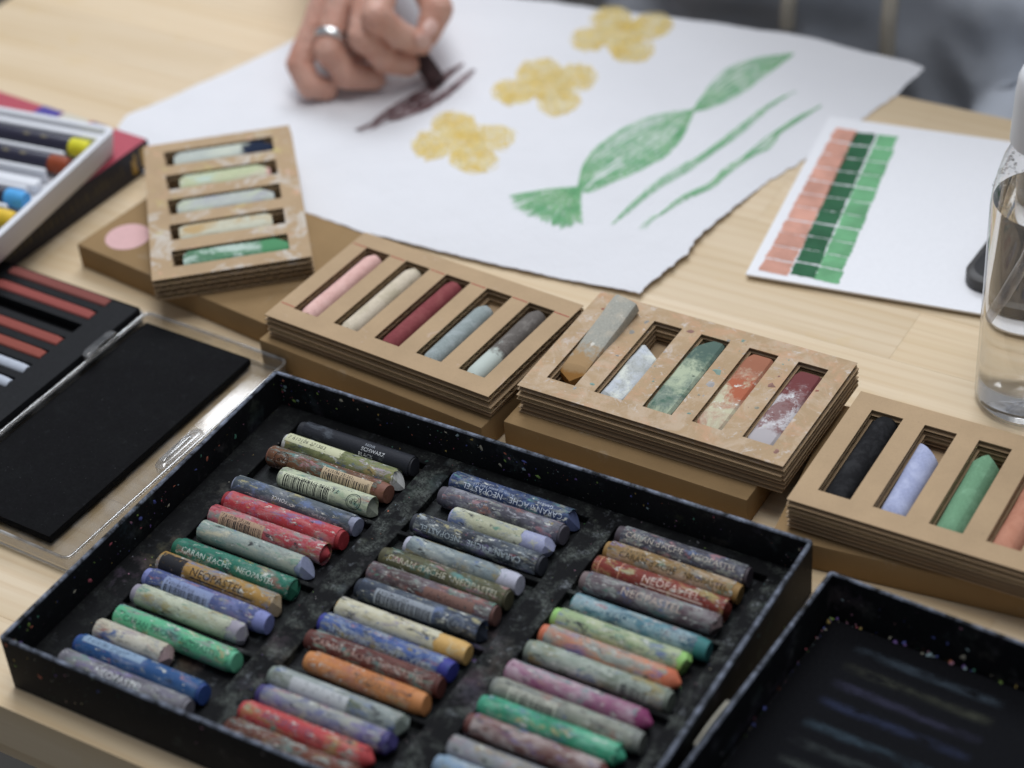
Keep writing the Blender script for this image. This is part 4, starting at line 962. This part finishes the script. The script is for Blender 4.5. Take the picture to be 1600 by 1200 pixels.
for k in range(16):
    comp, q = divmod(k, 4)
    yy = -.0165 - comp*.0467 - q*.0109
    for cx0 in (.0195, .106, .193):
        bm = bmesh.new(); uv = bm.loops.layers.uv.new('UVMap'); w = .0033; z = .00465
        f = bm.faces.new([bm.verts.new(q_) for q_ in ((cx0, yy-w, z), (cx0+.068, yy-w, z), (cx0+.068, yy+w, z), (cx0, yy+w, z))])
        for l_, u in zip(f.loops, ((0, 0), (1, 0), (1, 1), (0, 1))): l_[uv].uv = u
        me = bpy.data.meshes.new('streak'); bm.to_mesh(me); bm.free()
        kk = (k*5+int(cx0*100)) % 16; nm = 'streak_%d' % kk
        if nm not in _mc: _mc[nm] = streak_mat(nm, mute(lin(scol[kk], .9), .55, 1.0))
        if cx0 > .15 and k > 3: continue
        mobj('pigment_streak', me, _mc[nm], pad)
spots = []
for i in range(90):
    u = random.choice((random.random(), random.random()**3, random.gauss(.3, .05), random.gauss(.06, .03)))
    u = min(1, max(0, u))
    if i % 2: spots.append((Vector((.0035+random.uniform(0, .0014), -u*u*.17-.006, random.choice((.0046, .006, .0055)))), Vector((.4, 0, 1)).normalized()))
    else: spots.append((Vector((.006+u*.15, -.0042+random.uniform(-.0012, .001), random.choice((.0046, .005)))), Vector((0, -.4, 1)).normalized()))
for i in range(36): spots.append((Vector((.004+random.random()*.2, -.0020, random.uniform(.006, LH-.002))), Vector((0, -1, 0))))
chip_cloud('paint_crumbs', spots, lid, .00015, .0014)
# pale strip wedged between tray and lid
pa, pb = at(1138, 1098, .0235), at(1086, 1166, .0235)
bm = bmesh.new(); n = 10; rows = []
for i in range(n+1):
    t = i/n; p = pa.lerp(pb, t); w = .0021*math.sin(math.pi*(.12+.8*t))**.6
    rows.append([bm.verts.new((p.x+sx*.0006*(1-.3*t), p.y, p.z+w if dz > 0 else .0003)) for sx, dz in ((-1, -1), (1, -1), (1, 1), (-1, 1))])
for A, B in zip(rows, rows[1:]):
    for q in range(4): bm.faces.new((A[q], A[(q+1) % 4], B[(q+1) % 4], B[q]))
bm.faces.new(rows[0]); bm.faces.new(rows[-1])
tag(mobj('paper_strip', to_mesh(bm, 'strip', True, 50), plain('strip_pale', lin('#a6a294'), .8, .2, 300, .1)), 'pale slim strip wedged between the big tray and the black lid', 'strip')

# ------------------------------------------------------------------ clear hinged case with black foam
hz = .010
c0, c1 = at(228, 486, hz), at(40, 640, hz)                 # hinge line
crz = math.atan2(c0.y-c1.y, c0.x-c1.x) - math.pi/2
cc = at(436, 574, hz); CW = (Vector((cc.x-c0.x, cc.y-c0.y, 0))).length
case = tag(empty('crayon_case', (c0.x, c0.y, 0), crz), 'open clear plastic case, black crayon tray on one side, black foam in its lid', 'case')
CD = .166
M_CLEAR = clear_mat('case_plastic', (.90, .89, .87), .35, .05, 0, .14)
mobj('clear_lid', tray_mesh('clear', CW-.0008, CD, .0095, .0015, .004, .0013, 6), M_CLEAR, case, (.0008, -CD, 0))
fA, fB = at(396, 560, .0065), at(72, 836, .0065); inv = case.matrix_basis.inverted()
la_, lb_ = inv @ fA, inv @ fB
bm = bmesh.new(); add_box(bm, .0022, (la_.x+lb_.x)/2, lb_.y, -.0035, .0016, .0062); bevel_all(bm, .001, 2)
mobj('foam_sheet', to_mesh(bm, 'foam', True, 40), black_box_mat('case_foam', .0, None, .03, '#141416', 8.1, rough=.95), case)
spots = [(Vector((random.uniform(.004, (la_.x+lb_.x)/2-.003), random.uniform(lb_.y+.003, -.006), .0062)), Vector((0, 0, 1))) for i in range(260)]
chip_cloud('lint', spots, case, .00008, .00024, [(.3, .3, .3), (.2, .2, .2)])
# beads added on the moulded edges, whitish so highlights are painted in
def bead(name, w, d, r, z, rad, loc, mat, n=6):
    bm = bmesh.new(); ps = [Vector((x, y_, z)) for x, y_ in rrect(w, d, r, n)]; N_ = len(ps); rings = []
    for i in range(N_):
        t = (ps[(i+1) % N_]-ps[i-1]).normalized(); sd = Vector((-t.y, t.x, 0))
        rings.append([bm.verts.new(ps[i] + sd*math.cos(a)*rad + Vector((0, 0, 1))*math.sin(a)*rad) for a in [2*math.pi*k/8 for k in range(8)]])
    for i in range(N_):
        A, B = rings[i], rings[(i+1) % N_]
        for k in range(8): bm.faces.new((A[k], A[(k+1) % 8], B[(k+1) % 8], B[k]))
    return mobj(name, to_mesh(bm, name, True, 80), mat, case, loc)
M_BEAD = clear_mat('edge_highlight_plastic', (.86, .85, .83), .9, .12, 0, .45)
bead('lid_rim_highlight', CW-.0008, CD, .004, .0095, .0009, (.0008, -CD, 0), M_BEAD)
bead('lid_foot_highlight', CW-.0008, CD, .004, .0012, .0007, (.0008, -CD, 0), M_BEAD)
bead('base_rim_highlight', .105, CD, .004, .0085, .0008, (-.105-.0006, -CD, 0), M_BEAD)
# finger latch on the lid's outer wall and hinge clip
def pill(name, w, l, h, loc, mat, parent, rz=0.0):
    bm = bmesh.new(); base = rrect(w, l, w*.49, 7, -w/2, -l/2)
    lv = [[bm.verts.new((x*s_, y_*s_, z)) for x, y_ in base] for z, s_ in ((0, 1.0), (h*.7, 1.0), (h, .85))]
    for A, B in zip(lv, lv[1:]):
        for q in range(len(A)): bm.faces.new((A[q], A[(q+1) % len(A)], B[(q+1) % len(A)], B[q]))
    bm.faces.new(list(reversed(lv[0]))); bm.faces.new(lv[-1])
    return mobj(name, to_mesh(bm, name, True, 40), mat, parent, loc, rz)
M_CLEAR2 = clear_mat('clip_plastic', (.86, .85, .83), 1.0, .1, 0, .22)
q = inv @ at(274, 700, .0085); pill('finger_latch', .0065, .033, .0045, (CW-.0052, q.y, .0060), M_CLEAR2, case)
q = inv @ at(272, 702, .0098); pill('latch_slot', .0028, .022, .0016, (CW-.0050, q.y, .0104), M_CLEAR2, case)
q = inv @ at(170, 543, .012); pill('hinge_clip', .0052, .024, .0038, (-.0005, q.y, .0096), M_CLEAR2, case)
q2 = inv @ at(152, 556, .012); pill('hinge_pin', .0026, .009, .002, (.0022, q.y-.008, .0118), M_CLEAR2, case)
# clear base and the black tray in it
BW = .105
mobj('clear_base', tray_mesh('clearb', BW, CD, .0085, .0014, .004, .0012, 6), M_CLEAR, case, (-BW-.0006, -CD, 0))
t0_, t1_ = inv @ at(223, 480, .0125), inv @ at(18, 638, .0125)
tz = .0122; tx1 = -.0026; ty1 = -.0026
slots_px = [((24, 421), (174, 474)), ((0, 443), (148, 494)), ((0, 466), (120, 513)), ((0, 496), (94, 533)), ((0, 526), (67, 557)), ((0, 560), (36, 575)), ((0, 582), (9, 596))]
ends = [inv @ at(*e, z=tz) for _, e in slots_px]
xr = sum(e.x for e in ends)/len(ends)
st0 = inv @ at(24, 421, tz); xl = xr-.070
ycs = [ends[0].y-.0003 - k*.01262 for k in range(12)]; ycs = [y_ for y_ in ycs if y_ > -CD+.012]
hw = .0040
xs = [-BW+.0024, xl, xr+.0006, tx1]; ys = [-CD+.0026]
for y_ in reversed(ycs): ys += [y_-hw, y_+hw]
ys.append(ty1)
bm = bmesh.new(); holed_plate(bm, xs, ys, lambda i, j: i == 1 and j % 2 == 1, .0020, tz)
bt = mobj('black_tray', to_mesh(bm, 'btray'), black_box_mat('crayon_tray_black', 0, None, .03, '#1b1c1f', 9.3), case)
bm = bmesh.new(); add_box(bm, xl-.001, xr+.0015, ys[1]-.001, ys[-2]+.001, .00205, .0055)
mobj('tray_bed', to_mesh(bm, 'bed'), plain('bed_black', lin('#101013'), .8, .2), case)
stick_cols = ['#8a4a42', '#9c4a42', None, '#98493e', '#984a3c', 'w', 'w', '#8a4a42', 'w', '#777777', 'w']
crl = ['brown red square crayon with chalk marks, rearmost in the black case tray', 'terracotta square crayon with a chalk smudge, second in the black case tray', '', 'terracotta square crayon just in front of the empty slot', 'terracotta square crayon nearest the white sticks', 'white rounded chalk beside the terracotta crayons', 'white chalk at the left edge of the picture', 'brown crayon further along the case tray', 'white chalk further along the case tray', 'grey chalk further along the case tray', 'white chalk near the front of the case tray']
for k, y_ in enumerate(ycs):
    if k >= len(stick_cols) or stick_cols[k] is None or k > 6: continue
    c = stick_cols[k]; Lk = .0695
    if c == 'w': mt = plain('chalk_white', lin('#b9bfca'), .85, .15, 300, .05)
    else: mt = chalk('conte_%d' % k, c, [('#c2a8a4', .74, 70, .03)] if k < 2 else [('#8a3a30', .7, 60, .05)])
    blk = (.0034, .0034)
    p1 = case.matrix_basis @ Vector((xr-Lk, y_, tz-.0027)); p2 = case.matrix_basis @ Vector((xr, y_, tz-.0027))
    o = mobj('square_crayon' if c != 'w' else 'white_chalk', stick_mesh(Lk, .0034 if c != 'w' else .0036, [], seed=k, block=blk if c != 'w' else None, wob=.02), mt)
    put(o, p1, p2); tag(o, crl[k], 'crayon', 'crayons in the clear case')

# ------------------------------------------------------------------ white plastic tray on a printed carton
wz = .0365
w_br, w_fr = at(182, 199, wz), at(40, 331, wz)
wrz = math.atan2(w_br.y-w_fr.y, w_br.x-w_fr.x) - math.pi/2
carA, carB = at(231, 217, .0195), at(30, 152, .0195)
crz2 = math.atan2(carA.y-carB.y, carA.x-carB.x)
CWd, CDp = .21, .155
carton = tag(empty('pastel_carton', (carA.x, carA.y, 0), crz2), 'dark navy and red printed carton under the white plastic tray', 'carton')
bm = bmesh.new(); add_box(bm, -CWd, 0, -CDp, 0, 0, .0190); bevel_all(bm, .0006, 1)
mobj('carton_body', to_mesh(bm, 'carton', True, 40), plain('carton_navy', lin('#1c1b26'), .5, .35, 300, .1), carton)
bm = bmesh.new(); add_box(bm, -CWd+.0005, -.0006, -CDp+.0005, -.0005, .0191, .0195)
mobj('carton_top', to_mesh(bm, 'ctop'), plain('carton_red', lin('#b04a58'), .55, .35, 200, .05), carton)
cinv = carton.matrix_basis.inverted()
for (xa, xb, cname, hx) in ((69, 101, 'carton_purple', '#4a3f92'), (103, 143, 'carton_cream', '#c9c4b4'), (148, 172, 'carton_violet', '#43357e')):
    l0, l1 = cinv @ at(xa, 152+(xa-30)*.32, .0196), cinv @ at(xb, 152+(xb-30)*.32, .0196)
    bm = bmesh.new(); add_box(bm, l0.x, l1.x, -.016, -.0006, .01955, .0198); mobj('printed_block', to_mesh(bm, 'pb'), plain(cname, lin(hx), .5, .35), carton)
for (ya, yb, za, zb) in ((-.0085, -.0045, .005, .0165), (-.0165, -.0125, .004, .013), (-.0140, -.0120, .011, .016)):
    bm = bmesh.new(); add_box(bm, .0000, .00025, ya, yb, za, zb); mobj('gold_print', to_mesh(bm, 'gp'), plain('gold_print', lin('#a8842e'), .4, .5), carton)
for k in range(26):
    ya = -.024 - k*.0042; h = random.uniform(.0045, .0075)
    bm = bmesh.new(); add_box(bm, 0, .0002, ya-random.uniform(.0008, .0024), ya, .0072, .0072+h); mobj('gold_print', to_mesh(bm, 'gp'), plain('gold_print_dim', lin('#3e3626'), .5, .4), carton)
WW, WD, WHh = .20, .150, .0165
wt = tag(empty('white_tray', (w_br.x, w_br.y, .0199), wrz), 'white moulded plastic tray of navy wrapped oil pastels on the carton', 'tray')
M_WP = plain('tray_white', (.72, .73, .76, 1), .4, .4)
mobj('tray_shell', tray_mesh('wtray', WW, WD, WHh, .0042, .005, .004, 6, .002), M_WP, wt, (-WW, -WD, 0))
winv = wt.matrix_basis.inverted()
tips = [((125, 223), '#cfc92c', 'lemon yellow'), ((97, 245), '#8a3f22', 'brown'), None, ((40, 288), '#4d9dd6', 'sky blue'), ((8, 333), '#d8b436', 'golden yellow'), ((-20, 372), '#7a8a3a', 'moss green')]
tl = [winv @ at(*t[0], z=.0345) if t else None for t in tips]
pitch = (tl[0].y - tl[4].y)/4
rowy = [tl[0].y - pitch*k for k in range(9)]
rowy = [y_ for y_ in rowy if y_ > -WD+.014]
xe = -.0056
for k in range(len(rowy)+1):                                 # moulded ridges between the pastels
    yr = rowy[0] + pitch/2 - k*pitch
    bm = bmesh.new(); hwid = .0017
    if k == 0: y1_ = -.0046; y0_ = yr-.001
    else: y0_, y1_ = yr-hwid, yr+hwid
    add_box(bm, -WW+.005, xe-.013 if k else xe, y0_, y1_, .0042, .0128 if k else .0135)
    bevel_all(bm, .0014, 3); mobj('ridge', to_mesh(bm, 'ridge', True, 50), M_WP, wt)
for k, y_ in enumerate(rowy):
    t = tips[k] if k < len(tips) else None
    if k == 2:
        bm = bmesh.new(); add_box(bm, -WW+.005, xe-.012, y_-.0042, y_+.0042, .0042, .0105); bevel_all(bm, .0018, 3); mobj('raised_pad', to_mesh(bm, 'pad', True, 50), M_WP, wt); continue
    if t is None: continue
    R_ = min(.0054, pitch*.40); Ls = .078; xt = tl[k].x + .006 if tl[k] is not None else xe
    xt = min(xt, xe-.0005); zc = .0042+R_+.0012
    root = tag(empty('wrapped_pastel', wt.matrix_basis @ Vector((xt-Ls, y_, zc)), wrz), f'navy wrapped oil pastel with {t[2]} tip in the white tray', 'pastel', 'navy wrapped pastels in the white tray')
    mobj('tip', stick_mesh(Ls, R_-.0002, [], seed=k, wob=.02), plain('wtip_%d' % k, lin(t[1], 1.15), .55, .35, 200, .1), root)
    bm = bmesh.new(); rg = lathe(bm, [(0, R_), (.01, R_), (Ls-.0125, R_), (Ls-.012, R_-.00015)], 28, 'X')
    wr = mobj('wrapper', to_mesh(bm, 'wr', True, 60), plain('wrap_navy', lin('#2c2a3c'), .35, .5), root)
    for fr in (.45, .6):
        bm = bmesh.new(); wrap_patch(bm, Ls*fr, Ls*fr+.004, .2, .5, R_+.00005, 2, 4); mobj('printed_mark', to_mesh(bm, 'pm'), plain('mark_gold', lin('#7d745c'), .5, .4), wr)

# ------------------------------------------------------------------ the person drawing
def J(px, py, z, r): return (at(px, py, z*MM), r*MM)
wrist = J(520, -190, 62, 22)
chains = [
 [wrist, J(512, -5, 50, 10.5), J(468, 101, 23, 9.2), J(484, 134, 13, 8.6), J(510, 139, 9.5, 7.6)],
 [wrist, J(540, -25, 60, 11), J(513, 80, 34, 10.0), J(542, 117, 18, 9.6), J(584, 122, 11, 8.2)],
 [wrist, J(578, -40, 66, 11.5), J(566, 58, 44, 9.6), J(602, 93, 26, 9.4), J(636, 101, 18, 8.2)],
 [wrist, J(612, -60, 70, 12), J(588, 26, 58, 10.2), J(626, 56, 42, 9.0), J(657, 68, 31, 7.8)],
 [wrist, J(585, -130, 48, 17), J(644, -62, 46, 13), J(683, 14, 44, 10.8), J(668, 54, 33, 8.2)],
 [J(512, -5, 50, 10.5), J(540, -25, 58, 11), J(578, -40, 62, 12), J(612, -60, 64, 13)],
 [J(508, 62, 16, 10), J(560, 70, 24, 11.5), J(600, 70, 32, 10)],
 [J(530, -60, 55, 14), J(575, -90, 58, 17), J(610, -110, 56, 17)],
 [wrist, (wrist[0]+Vector((-.03, .10, .03)), .027), (wrist[0]+Vector((-.05, .19, .05)), .033)],
]
def skin_disp(co, no): return no*(.00035*mnoise.noise(co*260) + .0002*mnoise.noise(co*600))
def waist(ch):
    out = [ch[0]]
    for (p, r), (q_, s_) in zip(ch, ch[1:]):
        if (q_-p).length > .018 and ch[0] is wrist and (p is not wrist[0]): out.append((p.lerp(q_, .5)+Vector((0, 0, .0008)), (r+s_)/2*.89))
        out.append((q_, s_))
    return out
chains = [waist(c_) if 3 < len(c_) else c_ for c_ in chains]
chains = [[(p, r*.95) for p, r in c_] for c_ in chains]
hand_me = capsules(chains, .0010, 1, skin_disp)
b = NB('skin'); f1 = b.noise(b.co, 55, 4); f2 = b.noise(b.map(loc=(4, 2, 1)), 300, 4)
c = b.mix(b.step(f1, .35, .68), lin('#d2a795', 1.0), lin('#c8937f', 1.0)); c = b.mix(b.math('MULTIPLY', b.step(f2, .5, .8), .25), c, lin('#aa7a66'))
b.bump(f2, .25, .0006); b.p.inputs['Subsurface Weight'].default_value = .12; b.p.inputs['Subsurface Radius'].default_value = (.004, .0015, .0008); b.p.inputs['Subsurface Scale'].default_value = 1.0
M_SKIN = b.fin(c, .5, .35)
person = tag(empty('person', (.03, .60, -.74)), 'person in a grey drawstring hoodie drawing with a dark brown pastel', 'person')
PO = Vector((.03, .60, -.74))
def pobj(name, me, mat, par=person):
    o = mobj(name, me, mat, par)
    if par is person: o.location = -PO
    return o
hand = pobj('hand', hand_me, M_SKIN)
def nail(px, py, z, axis_px, w, l):
    p = at(px, py, z*MM); q_ = at(*axis_px[:2], axis_px[2]*MM); d = (p-q_).normalized(); tocam = (CAM-p).normalized()
    s_ = d.cross(tocam).normalized(); n_ = s_.cross(d).normalized(); bm = bmesh.new()
    bmesh.ops.create_uvsphere(bm, u_segments=14, v_segments=8, radius=1.0)
    m = Matrix.Identity(4)
    for i in range(3): m[i][0], m[i][1], m[i][2], m[i][3] = d[i]*l, s_[i]*w, n_[i]*.0012, p[i]
    bm.transform(m); o = mobj('nail', to_mesh(bm, 'nail', True, 180), plain('nail', lin('#cfa79a'), .3, .5), hand); return o
nail(672, 44, 41, (684, 22, 46), .0048, .0062); nail(661, 64, 38.5, (632, 54, 46), .0042, .0055)
# ring on the ring finger
ra, rb = J(540, -25, 60, 11)[0], J(513, 80, 34, 10)[0]; rc = ra.lerp(rb, .80); ax = (rb-ra).normalized()
bm = bmesh.new(); e1 = ax.orthogonal().normalized(); e2 = ax.cross(e1); N, Mn = 40, 8; g_ = []
for i in range(N):
    t = 2*math.pi*i/N; dr_ = e1*math.cos(t)+e2*math.sin(t)
    g_.append([bm.verts.new(rc + dr_*(.0098+.0009*math.cos(2*math.pi*j/Mn)) + ax*(.0026*math.sin(2*math.pi*j/Mn))) for j in range(Mn)])
for i in range(N):
    for j in range(Mn): bm.faces.new((g_[i][j], g_[(i+1) % N][j], g_[(i+1) % N][(j+1) % Mn], g_[i][(j+1) % Mn]))
b = NB('silver'); b.p.inputs['Metallic'].default_value = 1.0; M_SIL = b.fin((.8, .8, .78, 1), .28, .5)
mobj('finger_ring', to_mesh(bm, 'ring', True, 180), M_SIL, hand)
# the pastel held in the fingers
hp1, hp2 = at(686, 132, .0035), at(651, 82, .0215)
o = mobj('held_pastel', stick_mesh((hp2-hp1).length, .0058, [((.001, 0, 0), (-1, 0, .5))], seed=33), smear_mat('held_brown', lin('#3d2a2a', 1.1), [(lin('#5a4040'), .6, 120, .06)], .6, .3)); put(o, hp1, hp2)
tag(o, 'dark brown pastel held between thumb and index finger', 'pastel')
# hoodie
def cloth_disp(co, no):
    return no*(.022*mnoise.noise(Vector((co.x*11+co.z*4, co.y*8, co.z*5))) + .011*(1-2*abs(mnoise.noise(Vector((co.x*19+co.z*8, co.y*10, co.z*9+2))))))
tors = [[(Vector((.0, .66, -.34)), .155), (Vector((.0, .66, -.12)), .16), (Vector((.01, .66, .12)), .165), (Vector((.02, .67, .30)), .15)],
        [(Vector((.16, .66, -.30)), .145), (Vector((.17, .66, -.1)), .15), (Vector((.16, .66, .12)), .155), (Vector((.14, .67, .30)), .14)],
        [(Vector((.30, .68, .30)), .07), (Vector((.36, .61, .06)), .064), (Vector((.315, .505, -.055)), .058), (Vector((.20, .49, -.095)), .045)],
        [(Vector((-.13, .68, .30)), .07), (Vector((-.24, .63, .10)), .062), (wrist[0]+Vector((-.055, .20, .05)), .05), (wrist[0]+Vector((-.03, .11, .03)), .041)]]
hood = capsules(tors, .008, 4, cloth_disp)
b = NB('hoodie_grey'); f1 = b.noise(b.co, 18, 4); f2 = b.noise(b.co, 900, 2)
c = b.mix(b.step(f1, .35, .65), lin('#c3c9d3', 1.0), lin('#cdd3dd', 1.0)); b.bump(f2, .4, .0008); M_HOOD = b.fin(c, .95, .1)
pobj('hoodie', hood, M_HOOD)
lap = capsules([[(Vector((.0, .66, -.36)), .10), (Vector((-.06, .36, -.34)), .085), (Vector((-.07, .24, -.36)), .07), (Vector((-.07, .26, -.70)), .055)],
                [(Vector((.16, .66, -.36)), .10), (Vector((.22, .36, -.34)), .085), (Vector((.23, .24, -.36)), .07), (Vector((.23, .26, -.70)), .055)]], .01, 4)
pobj('trousers', lap, plain('trousers_dark', lin('#2c2e34'), .9, .1))
for (xa, ya, xb, yb) in ((1236, -60, 1230, 42), (1392, -60, 1386, 86)):
    bm = bmesh.new(); tube(bm, [at_y(xa-4, -780, .507), at_y(xa+4, -520, .500), at_y(xa-3, -280, .494), at_y(xa, ya, .487), at_y((xa*2+xb)/3+3, ya+(yb-ya)*.33, .482), at_y((xa+xb*2)/3, ya+(yb-ya)*.66, .479), at_y(xb, yb, .478)], .0052, 10)
    pobj('drawstring', to_mesh(bm, 'cord', True, 60), plain('cord_cream', lin('#b0a99c'), .9, .1, 400, .1))
